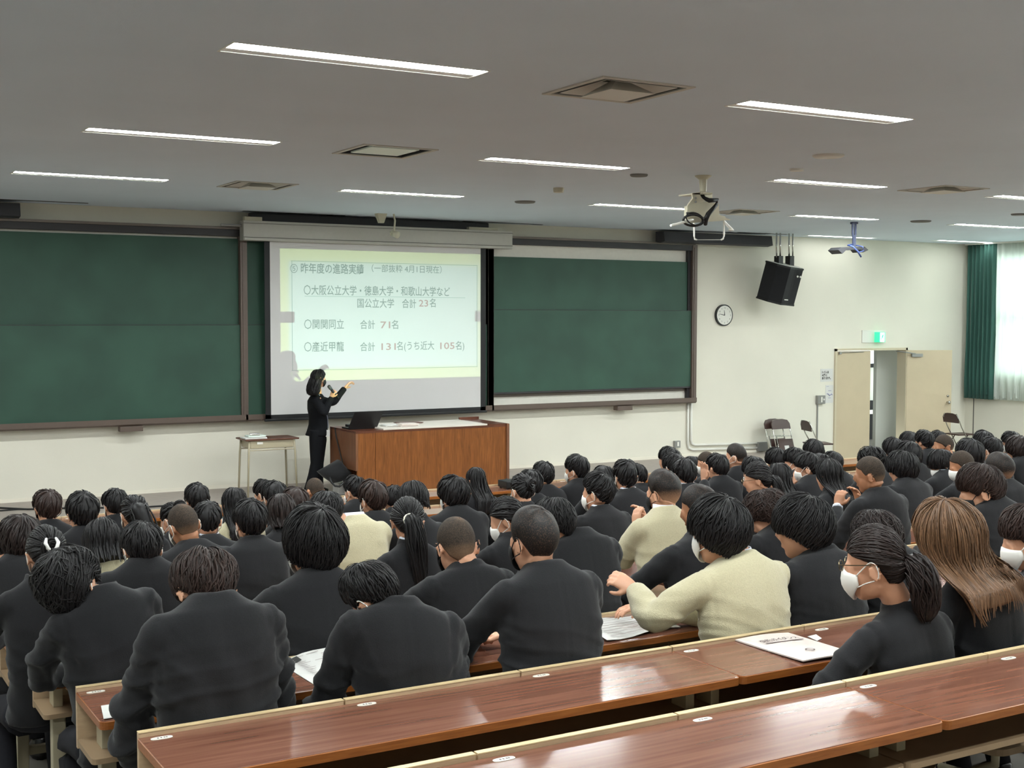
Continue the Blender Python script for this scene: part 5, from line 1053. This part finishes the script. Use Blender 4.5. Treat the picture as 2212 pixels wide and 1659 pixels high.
PEOPLE = [
ph(83, 1893, 1135, 0, 'pony', 'seated student with dark brown low ponytail and white mask, alone at the second desk row', hm='hair_darkbrown', yaw=-30, p=10, bx=.09, ns=0.97, nz=.295, tie=(.12, -.9, -.22), tail=.20, tr=.052, tx=.02, shirt=1, glasses=1, arms={-1: ((1778, 1500, 3.26), (1800, 1490, 3.42)), 1: ((2012, 1460, 3.25), (1950, 1450, 3.42))}, hs=1.08, w=1.12, tw_=.35),
ph(84, 2050, 1072, 0, 'long', 'student with long light brown hair over a black jacket, right of the ponytailed student', hm='hair_light', yaw=5, p=6, r=-8, bx=.13, nz=.29, fall=(.25, .12, -.15, .014, .25), th=2.1, hs=1.12, mask='none', arms='tuck'),
ph(85, 2222, 1088, 0, 'mid', 'brown haired student in white mask cut off by the right picture edge', hm='hair_brown', yaw=-50, p=18, bx=.05, arms='tuck', dy=.1),
ph(22, 440, 1180, 1, 'mid', 'broad-backed student bowing a dark brown head, at the left end of the third desk row', hm='hair_brown', p=50, r=3, ns=0.9, nz=.165, slo=.08, lean=.2, w=1.06, arms='tuck', th=1.25, hs=1.08, wr=1.3, nb=.06, dy=.03, mask='none'),
ph(87, 800, 1210, 1, 'short', 'student in black jacket with bowed head, white mask loop, beside the curled handout', p=42, yaw=-28, r=-15, bx=.065, hx=.05, ns=0.95, nz=.145, slo=.08, lean=.2, tw=8, w=1.06, arms='tuck', wr=1.2, hs=1.02, nb=.03, th=1.1, sl=6),
ph(33, 1152, 1090, 1, 'crew', 'broad student with thick crew cut and black mask, centre of the third row', p=10, yaw=-8, bx=.03, ns=0.76, nz=.30, w=1.08, th=1.7, mask='black', hm='hair_crew', arms='desk', low=.03, hs=1.03, wr=.8),
ph(57, 1555, 1065, 1, 'bowl', 'bowl haired student in beige sweater stretching both hands out left, near the viewer', p=8, yaw=-15, bx=.07, ns=0.83, nz=.315, w=1.12, top='sweater', hs=1.12, vis=1, wr=.8,
   arms={-1: ((1412, 1338, 4.22), (1372, 1275, 4.42)), 1: ((1560, 1330, 4.45), (1400, 1312, 4.60))}, hand={-1: dict(d=(-.45, .5, .35), p=(.2, .8, -.5), c=.75, side=1), 1: dict(d=(-.9, .3, .0), p=(0, 0, -1), c=.5)}),
ph(59, 1735, 1062, 1, 'bowl', 'student with large round black hair and black jacket, right of the near beige sweater', p=10, yaw=-35, bx=.06, nz=.30, w=1.08, hs=1.1, mask='none', arms='desk', wr=.6),
ph(82, 1895, 1098, 1, 'messy', 'wavy dark brown hair showing just above the ponytailed student', hm='hair_darkbrown', p=30, nz=.22, bx=.05, hs=1.05, dy=.1),
ph(23, 148, 1178, 2, 'messy', 'curly black haired student slumped sideways at the far left, white mask loop round the ear', p=30, yaw=32, r=-26, bx=.10, hx=.08, ns=0.95, nz=.185, w=.96, tw=-4, sl=-10, slo=.1, lean=.2, hs=1.14, wr=1.6, arms={-1: ((92, 1452, 5.20), (135, 1462, 5.38)), 1: ((300, 1440, 5.22), (245, 1462, 5.38))}, th=1.2, dy=-.01, nb=.0),
ph(21, 678, 1085, 2, 'bowl', 'student with big spiky-crowned bowl haircut and black jacket, left of centre', p=6, yaw=-10, ns=0.85, nz=.335, w=1.2, hs=1.22, col=1, shirt=1, wr=.8, arms='desk', th=1.05),
ph(31, 985, 1116, 2, 'shaved', 'student with shaved greyish head and black mask, low in the centre', p=22, yaw=6, nz=.25, w=1.08, mask='black', hs=1.1, bx=.03, wr=.8),
ph(38, 1198, 1072, 2, 'mid', 'student with bowed head behind the centre crew cut', p=38, yaw=-10, nz=.20, bx=.10, slo=.1, w=1.02),
ph(56, 1512, 1045, 2, 'crew', 'crew-cut student half hidden behind the near bowl haircut', p=16, yaw=-35, bx=-.02, mask='none', skin='skin_tan', th=1.3, w=1.1),
ph(58, 1660, 1053, 2, 'messy', 'brown haired student looking down to the left between two round black haircuts', hm='hair_brown', p=34, yaw=-55, nz=.23, mask='none', hs=1.05, bx=.03),
ph(80, 2118, 998, 2, 'mid', 'student with glossy dark brown hair and black mask, right side mid rows', hm='hair_brown', p=20, yaw=-42, nz=.26, bx=.06, mask='black', hs=1.18, w=1.15, th=1.2),
ph(6, 98, 1136, 3, 'bun', 'student with pinned-up black hair and white claw clip, left', p=14, nz=.26, claw=1, bx=-.03, tie=(.08, -.9, .0), w=1.02),
ph(8, 305, 1124, 3, 'mid', 'student with rounded black hair in front of the cream cardigan, left', p=28, nz=.21, w=1.05, slo=.09),
ph(28, 880, 1074, 3, 'pony', 'student with long black ponytail and white scrunchie in the centre', p=14, yaw=20, nz=.265, tie=(.02, -.9, -.18), tail=.36, tr=.05, tx=.02, tie_m='white_scrunchie', col=1, w=1.0, sr=1.5, mask='none'),
ph(32, 1095, 1073, 3, 'pony', 'student with low short ponytail and white mask, head turned left, beside the centre crew cut', p=24, yaw=-42, nz=.24, tie=(.3, -.8, -.4), tail=.16, tr=.035, tx=.03),
ph(43, 1433, 1012, 3, 'crew', 'undercut student in beige sweater with raised clasped hands', p=10, yaw=-12, nz=.275, th=2.0, low=-.03, top='sweater', mask='black', w=1.08, vis=1, bx=-.02, hs=1.04, col=1,
   arms={-1: ((1347, 1208, 6.15), (1374, 1143, 6.36)), 1: ((1440, 1200, 6.40), (1397, 1132, 6.46))}, hand={-1: dict(d=(.12, .2, 1), p=(1, .1, 0), c=.55, side=-1), 1: dict(d=(-.35, .1, .9), p=(-1, .1, 0), c=.5, side=1)}),
ph(64, 1880, 985, 3, 'shaved', 'student with close-shaved head raising clasped hands with a white cuff', p=10, yaw=-35, skin='skin_tan', nz=.26, mask='none', vis=1, cuff=1, w=1.08, bx=.03,
   arms={-1: ((1802, 1180, 6.12), (1809, 1098, 6.30)), 1: ((1900, 1180, 6.32), (1858, 1090, 6.42))}, hand={-1: dict(d=(.35, .1, .95), p=(.8, .2, -.5), c=.65, side=-1), 1: dict(d=(-.25, .1, .9), p=(-1, .2, 0), c=.6, side=1)}),
ph(81, 2160, 975, 3, 'crew', 'dark short haired student near the right edge, with pale ears showing', p=20, nz=.25, th=2, w=1.1, mask='none'),
ph(1, 42, 1108, 4, 'bowl', 'bushy haired student at the left edge', p=26, nz=.235, hs=1.05, hm='hair_darkbrown'),
ph(7, 220, 1118, 4, 'long', 'student with loose dark hair over a cream cardigan, left', p=32, yaw=5, nz=.23, top='sweater', col=1, fall=(.12, .0, -.15, .004), bx=.08, th=1.3, mask='none'),
ph(10, 395, 1088, 4, 'shaved', 'shaved-head student resting chin on hand, left', p=16, yaw=-14, r=-6, nz=.25, mask='white', skin='skin_tan', w=1.1, bx=.04),
ph(14, 540, 1076, 4, 'mid', 'student with neat black hair and visible collar, left of the bowl haircut', p=12, nz=.265, w=1.0),
ph(20, 705, 1058, 4, 'mid', 'dark haired student in cream cardigan, partly behind the bowl haircut', p=34, yaw=10, nz=.2, top='sweater', bx=.16, w=.98, col=1, th=1.2, slo=.09),
ph(27, 893, 1037, 4, 'bob', 'student with straight black bob directly behind the white scrunchie', p=18, nz=.25, yaw=8, mask='none', fall=(.05, 0, .05, .001)),
ph(39, 1292, 1018, 4, 'short', 'short haired student with white mask and white collar, right of the centre', p=8, yaw=-24, nz=.28, col=1, shirt=1, hs=1.04, th=1.2),
ph(52, 1637, 997, 4, 'pony', 'student with glasses and a low black ponytail, right of centre', p=14, yaw=-40, nz=.26, tie=(.35, -.8, -.3), tail=.2, tr=.036, tx=.03, glasses=1, mask='none'),
ph(63, 1791, 989, 4, 'long', 'student with long straight glossy black hair, right of centre', p=6, nz=.27, fall=(.30, .05, .10, .001), mask='none'),
ph(72, 1950, 971, 4, 'bowl', 'student with smooth round black hair right of the raised clasped hands', p=16, yaw=-18, nz=.265, w=1.1, hs=1.04, mask='none'),
ph(74, 2078, 973, 4, 'shaved', 'shaved-head student with white mask loop round the ear, right', p=20, yaw=-55, nz=.26, w=1.05, skin='skin_tan'),
ph(0, -15, 1130, 5, 'short', 'dark jacketed student mostly cut off by the left edge', p=20),
ph(5, 290, 1069, 5, 'pony', 'student with loosely gathered long black hair, left back rows', p=12, nz=.25, tail=.3, tr=.06, tx=.06, hs=.98),
ph(12, 448, 1080, 5, 'short', 'short haired student with pale blue collar, left', p=12, yaw=14, nz=.27, col=1, shirt=1),
ph(18, 608, 1064, 5, 'bob', 'student with dark brown bob, left of centre', p=12, hm='hair_darkbrown', nz=.26, mask='none', fall=(.10, .0, .10, .002), th=1.2),
ph(25, 805, 1034, 5, 'mid', 'brown haired student below the lecturer desk', p=14, hm='hair_brown', nz=.27, yaw=-8, w=1.05, th=1.15),
ph(29, 980, 1024, 5, 'bowl', 'round black haired student with white mask in front of the lecturer desk', p=10, yaw=-14, nz=.27, w=1.08),
ph(34, 1128, 1022, 5, 'bun', 'student with black hair pinned in a bun at the right corner of the lecturer desk', p=16, nz=.25, tie=(.1, -.95, .1)),
ph(41, 1352, 990, 5, 'mid', 'neat black haired student with thin white collar, right of centre', p=8, yaw=18, nz=.28, col=1, shirt=1, w=1.05),
ph(46, 1478, 988, 5, 'mid', 'student with round black hair and white mask string, behind the undercut', p=24, yaw=10, nz=.25, col=1, shirt=1, vis=1, arms={-1: ((1450, 1080, 8.1), (1470, 1070, 8.3)), 1: ((1522, 1075, 7.95), (1521, 1040, 8.05))}, hand={1: dict(d=(.05, 0, 1), p=(-.9, -.2, 0), c=.25, side=1)}),
ph(53, 1684, 998, 5, 'long', 'student with long black hair right of the student with glasses', p=10, nz=.25, fall=(.30, .05, .12, .001), mask='none', vis=1, arms={-1: ((1705, 1120, 8.0), (1728, 1072, 8.15)), 1: ((1775, 1120, 7.95), (1752, 1070, 8.1))}, hand={-1: dict(d=(.4, 0, .9), p=(1, -.2, 0), c=.7, side=-1), 1: dict(d=(-.3, 0, .9), p=(-1, -.2, 0), c=.6, side=1)}),
ph(61, 1745, 974, 5, 'mid', 'black haired student with hands before the face, left one of a tight group', p=14, yaw=-35, nz=.25, vis=1, arms={-1: ((1712, 1092, 8.0), (1713, 1052, 8.12)), 1: ((1765, 1092, 8.0), (1735, 1052, 8.14))}, hand={-1: dict(d=(.2, 0, 1), p=(.5, -.2, 0), c=.2, side=-1), 1: dict(d=(-.2, 0, 1), p=(-1, 0, 0), c=.3, side=1)}),
ph(65, 1885, 962, 5, 'messy', 'student with tousled black hair and white mask, head turned left, by the door leaf', p=14, yaw=-72, nz=.25, hs=1.08),
ph(73, 2033, 968, 5, 'bowl', 'student in white mask looking down left, white shirt at the shoulder', p=28, yaw=-55, nz=.24, col=1, shirt=1, hs=.98),
ph(75, 2095, 945, 5, 'bowl', 'large round dark head between two shaved heads, right', p=12, nz=.26, hs=1.12, mask='none'),
ph(3, 177, 1059, 6, 'mid', 'student with wide black hair and bare nape, left back rows', p=10, nz=.29, hs=1.12, mask='none', w=1.05, th=1.1),
ph(9, 373, 1085, 6, 'bun', 'student with a small hair clip behind the shaved head, left', p=24, yaw=-30, clip=1, nz=.24),
ph(13, 506, 1052, 6, 'long', 'student with long wavy black hair over white shirt, left of centre', p=8, fall=(.34, .0, .05, .02), nz=.26, top='sweater', mask='none', hs=.95, th=.9),
ph(17, 638, 1050, 6, 'mid', 'reddish brown haired student between the bob and the bowl haircut', p=18, hm='hair_brown', nz=.24, mask='none'),
ph(40, 1305, 1004, 6, 'mid', 'small dark head right behind a white sheet, centre right', p=24, nz=.2),
ph(45, 1455, 976, 6, 'mid', 'second of three stacked black heads left of the wall socket', p=16, nz=.26),
ph(49, 1550, 978, 6, 'mid', 'student with smooth black hair left of the tall crew cut', p=18, nz=.25, mask='none'),
ph(51, 1628, 984, 6, 'mid', 'broad dark head behind the student with glasses', p=22, nz=.25, hs=1.08),
ph(55, 1718, 965, 6, 'mid', 'black haired student with white mask, turned left, below the folded chairs', p=16, yaw=-40, nz=.26),
ph(62, 1773, 977, 6, 'bowl', 'middle one of the tight group of black heads before the door', p=16, nz=.25, yaw=-25),
ph(67, 1964, 950, 6, 'bowl', 'large black head in front of the right door leaf', p=14, nz=.26, hs=1.12, mask='none', w=1.1),
ph(71, 2040, 938, 6, 'shaved', 'shaved-head student with black mask looking left, before the door leaf', p=12, yaw=-62, nz=.26, mask='black', skin='skin_tan'),
ph(77, 2142, 942, 6, 'mid', 'black head overlapping a rounder one, at the right under the curtain', p=14, nz=.26, hs=1.06),
ph(79, 2200, 938, 6, 'bowl', 'reddish dark head at the right edge under the lace curtain', p=12, hm='hair_darkbrown', nz=.26, hs=1.15, mask='none'),
ph(2, 102, 1055, 7, 'mid', 'reddish brown haired student, leftmost of the far rows', p=12, hm='hair_brown', nz=.28, th=1.1, hs=1.04, mask='black'),
ph(4, 248, 1053, 7, 'mid', 'third head from the left against the white wall', p=18, nz=.25, hs=.98),
ph(11, 425, 1042, 7, 'mid', 'round black head left of the school desk', p=10, nz=.27, mask='none', hs=.98),
ph(16, 592, 1036, 7, 'mid', 'broad black head below the school desk', p=18, nz=.25, hs=1.05),
ph(24, 766, 1026, 7, 'short', 'short black haired student below the black bag', p=18, yaw=-15, nz=.25, th=1.2),
ph(26, 850, 1047, 7, 'short', 'small low black head between two others before the lecturer desk', p=24, yaw=25, nz=.23),
ph(30, 1029, 1008, 7, 'long', 'student with long straight black hair against the lecturer desk front', p=8, nz=.26, fall=(.34, .02, .0, .001), mask='none', hs=.93, th=.9),
ph(35, 1146, 1012, 6, 'mid', 'black head just behind the bun at the desk corner', p=14, nz=.25),
ph(36, 1174, 995, 7, 'mid', 'round black head against the white wall right of the lecturer desk', p=10, nz=.27, hs=.98, mask='none'),
ph(37, 1246, 980, 7, 'mid', 'tall black haired student with white mask against the white wall, centre right', p=8, yaw=-22, nz=.28, hs=1.08, w=1.05),
ph(42, 1376, 1000, 7, 'short', 'student with white earphone behind the neat black haired one', p=20, yaw=-10, nz=.24),
ph(44, 1446, 963, 7, 'mid', 'furthest of three stacked black heads, below the wall socket', p=10, yaw=-25, nz=.27, mask='none'),
ph(48, 1527, 975, 7, 'shaved', 'far cropped head with white mask loop, left of the smooth black hair', p=16, yaw=-40, nz=.25, hs=.95),
ph(50, 1590, 957, 7, 'crew', 'tall crew-cut student with white mask by the cable duct', p=8, yaw=-30, nz=.28, th=1.6, hs=1.02),
ph(54, 1677, 965, 7, 'bowl', 'round black head below the front folded chair', p=16, nz=.25, mask='none', hs=.96),
ph(86, 1799, 973, 7, 'mid', 'rightmost of the tight group of black heads before the door', p=14, nz=.25, hs=1.02, mask='none'),
ph(66, 1930, 943, 7, 'bowl', 'round black head before the dark gap of the door', p=12, nz=.26, mask='none'),
ph(69, 1997, 927, 7, 'mid', 'bare-necked black head in the middle before the door leaf', p=8, nz=.27, hs=.98, mask='none'),
ph(76, 2125, 928, 7, 'bowl', 'furthest round black head before the far right corner', p=10, nz=.27, hs=1.06, mask='none'),
ph(78, 2185, 930, 7, 'messy', 'spiky black haired student looking left under the lace curtain', p=12, yaw=-35, nz=.27, hs=.95),
ph(15, 571, 1034, 8, 'mid', 'far black head peeping left of the broad one below the school desk', p=14, yaw=-30, nz=.25, hs=.95),
ph(19, 680, 1032, 8, 'shaved', 'brownish shaved head at the feet of the presenter', p=16, yaw=-10, nz=.25, hs=.98, skin='skin_tan', mask='none'),
ph(47, 1495, 984, 8, 'mid', 'tiny far head bent forward left of the cropped one', p=30, yaw=-40, nz=.2, hs=.92, mask='none'),
ph(60, 1758, 947, 8, 'bowl', 'tall black head hiding the open folding chair', p=10, nz=.27, mask='none', hs=1.06),
ph(68, 1965, 930, 8, 'bowl', 'far round head left before the door leaf', p=12, nz=.26, mask='none', hs=1.05),
ph(70, 2027, 929, 8, 'mid', 'far head peeping above the shaved head before the door leaf', p=12, nz=.26, mask='none'),
]
import os as _os
if _os.environ.get('NOPEOPLE') != '1':
    for p in PEOPLE: p['group'] = 'students seated in the audience'; person(p)
# ================= presenter =================
def presenter():
    Yp = 16.15; W = lambda x, y, dy=0: np.array(ony(x, y, Yp+dy)); zf = ZS
    hd_top = W(687, 797); hs = .98; O = (W(684, 1000)[0], Yp, zf)
    Rm = rot_xyz(R(4), R(80), R(0)); ctr = np.array([hd_top[0], Yp, hd_top[2]-.112*hs]); hc = ctr-Rm@np.array([0, -.005, .022])*hs
    T = lambda v: (np.asarray(v, float)*hs)@Rm.T+hc
    rg = np.random.default_rng(5)
    def rings(lst, e=2.2): return [sring(W(x, y), (1, 0, 0), (0, 1, 0), hw, hd, 22, e) for x, y, hw, hd in lst]
    J = MB(); J.loft(rings([(687, 850, .05, .06), (685, 856, .085, .13), (684, 866, .11, .18), (686, 884, .125, .185), (688, 902, .12, .165), (687, 918, .118, .165), (685, 932, .13, .185), (683, 941, .14, .19)]))
    # far (pointing) arm and near (microphone) arm
    s1 = W(692, 864, -.13); e1 = W(721, 868, -.10); w1 = W(744, 839, -.02)
    s2 = W(684, 866, -.17); e2 = W(700, 893, -.30); w2 = W(716, 859, -.22)
    for pth, rr in (([s1, (s1+e1)/2+np.array([0, 0, -.01]), e1, (e1+w1)/2, w1], [.062, .056, .05, .045, .040]), ([s2+np.array([-.0, .02, 0]), (s2+e2)/2, e2, (e2+w2)/2, w2], [.066, .058, .05, .045, .038])):
        q = smooth_path(pth, 4); J.tube(q, interp_r(rr, len(q)), 14)
    jm = remeshed('jacket', J, .011, 3); v = mesh_co(jm); nr = normals(jm); v = wrinkle_abs(v, v-np.array([O[0], Yp, W(0, 850)[2]]), nr, .002, rg); set_co(jm, v-np.array(O))
    B = MB(); head_skin(B, T, True); B.tube([T([(0, -.015, -.05)])[0], W(687, 846), W(686, 858), W(686, 880)], [.046, .048, .06, .08], 12)
    B.tube([W(686, 870), W(687, 935)], [.09, .10], 10)
    for s, (a, b, c_) in ((1, (s1, e1, w1)), (-1, (s2, e2, w2))): B.tube([W(686, 868), a, b, c_], [.04, .04, .032, .026], 8)
    d1 = W(761, 821, .0)-w1; hand(B, w1+d1/np.linalg.norm(d1)*.01, d1, (.5, -.5, -.6), 1, .7, point=True, sc=1.08)
    grip = W(718.5, 852, -.24); hand(B, w2+np.array([-.005, 0, .006]), W(720, 846, -.25)-W(714, 860, -.22), (.9, .3, .3), -1, 1.0, sc=.92)
    for s in (-1, 1): B.tube([W(687, 935), W(686, 975, s*.08)], [.07, .05], 8)
    bm_ = remeshed('person', B, .0052, 2); set_co(bm_, mesh_co(bm_)-np.array(O)); body = link('person', bm_, 'skin', None, O)
    tag(body, 'presenter in a black trouser suit and black mask pointing at the screen with a microphone', 'person')
    jm.shade_smooth(); link('jacket', jm, 'suit_black', body)
    P_ = MB()
    for s in (-1, 1):
        dy = s*.085; P_.loft([sring(W(x+s*2, y, dy), (1, 0, 0), (0, 1, 0), hw, hd_, 16) for x, y, hw, hd_ in ((686, 928, .10, .09), (687, 950, .105, .095), (686, 975, .09, .085), (685, 1000, .075, .075), (682+s*1.5, 1025, .078, .08), (678+s*4, 1054, .09, .085), (677+s*5, 1060, .09, .085))])
    pm = remeshed('trousers', P_, .012, 2); set_co(pm, mesh_co(pm)-np.array(O)); pm.shade_smooth(); link('trousers', pm, 'suit_black', body)
    for s in (-1, 1):
        c = MB(); b = W(677+s*6, 1060, s*.085); b[2] = zf; c.loft([sring(b+np.array([dx, 0, z]), (1, 0, 0), (0, 1, 0), hw, hd_, 12) for z, dx, hw, hd_ in ((0, .06, .12, .04), (.03, .06, .12, .04), (.06, .02, .08, .035), (.09, 0, .05, .032))]); mk('shoe', c, 'shoe', body, smooth=True)
    hair_object([hair_geo('long', T, rg, 1, (.20, .22, -.10, .003), None, 0, .9)] if False else presenter_hair(T, rg, W), 'hair_black', body)
    mask_geo(T, 'mask_black', body)
    c = MB(); c.tube([W(689, 852, -.09), W(696, 864, -.12), W(704, 884, -.16), W(708, 905, -.16), W(709, 925, -.14)], .006, 6); c.tube([W(689, 852, -.09), W(700, 870, -.14), W(707, 890, -.17)], .006, 6); mk('lanyard', c, 'lanyard', body)
    c = MB(); p_ = W(708, 935, -.15); c.box(p_[0]-.03, p_[0]+.03, p_[1]-.004, p_[1], p_[2]-.05, p_[2]+.04, .002); mk('name_card', c, 'paper', body)
    a, b = W(710, 834, -.25), W(731, 861, -.25); d = (b-a)/np.linalg.norm(b-a); mic = empty('microphone', tuple(a), 'black handheld microphone held before the presenter mask', 'microphone')
    c = MB(); c.tube([a-d*.01, a, a+d*.04, a+d*.055], [.014, .024, .024, .018], 12); mk('grille', c, 'dark_grey', mic, smooth=True)
    c = MB(); c.tube([a+d*.055, b], [.019, .014], 12); mk('handle', c, 'black_plastic', mic, smooth=True)
def presenter_hair(T, rg, W):
    STY['pres'] = dict(T=.014, e=.9, W=(.0, .0, 1), line=[(0, .075), (45, .04), (70, -.0), (90, -.04), (180, -.06)], lk=1.0, mess=.2, over=0)
    a = hair_geo('pres', T, rg, 1)
    b = bundle(smooth_path([T([(0, -.06, .02)])[0], T([(0, -.075, -.06)])[0], W(673, 843), W(666, 852)], 4), .072, rg, 80, .008, wave=.1)
    c = bundle(smooth_path([T([(-.0, -.0, .03)])[0]+np.array([-.01, -.05, 0]), W(684, 833, -.07), W(680, 846, -.10), W(676, 853, -.11)], 4), .062, rg, 60, .008, wave=.1)
    return [a, b, c]
import os as _os
if _os.environ.get('NOPEOPLE') != '1': presenter()
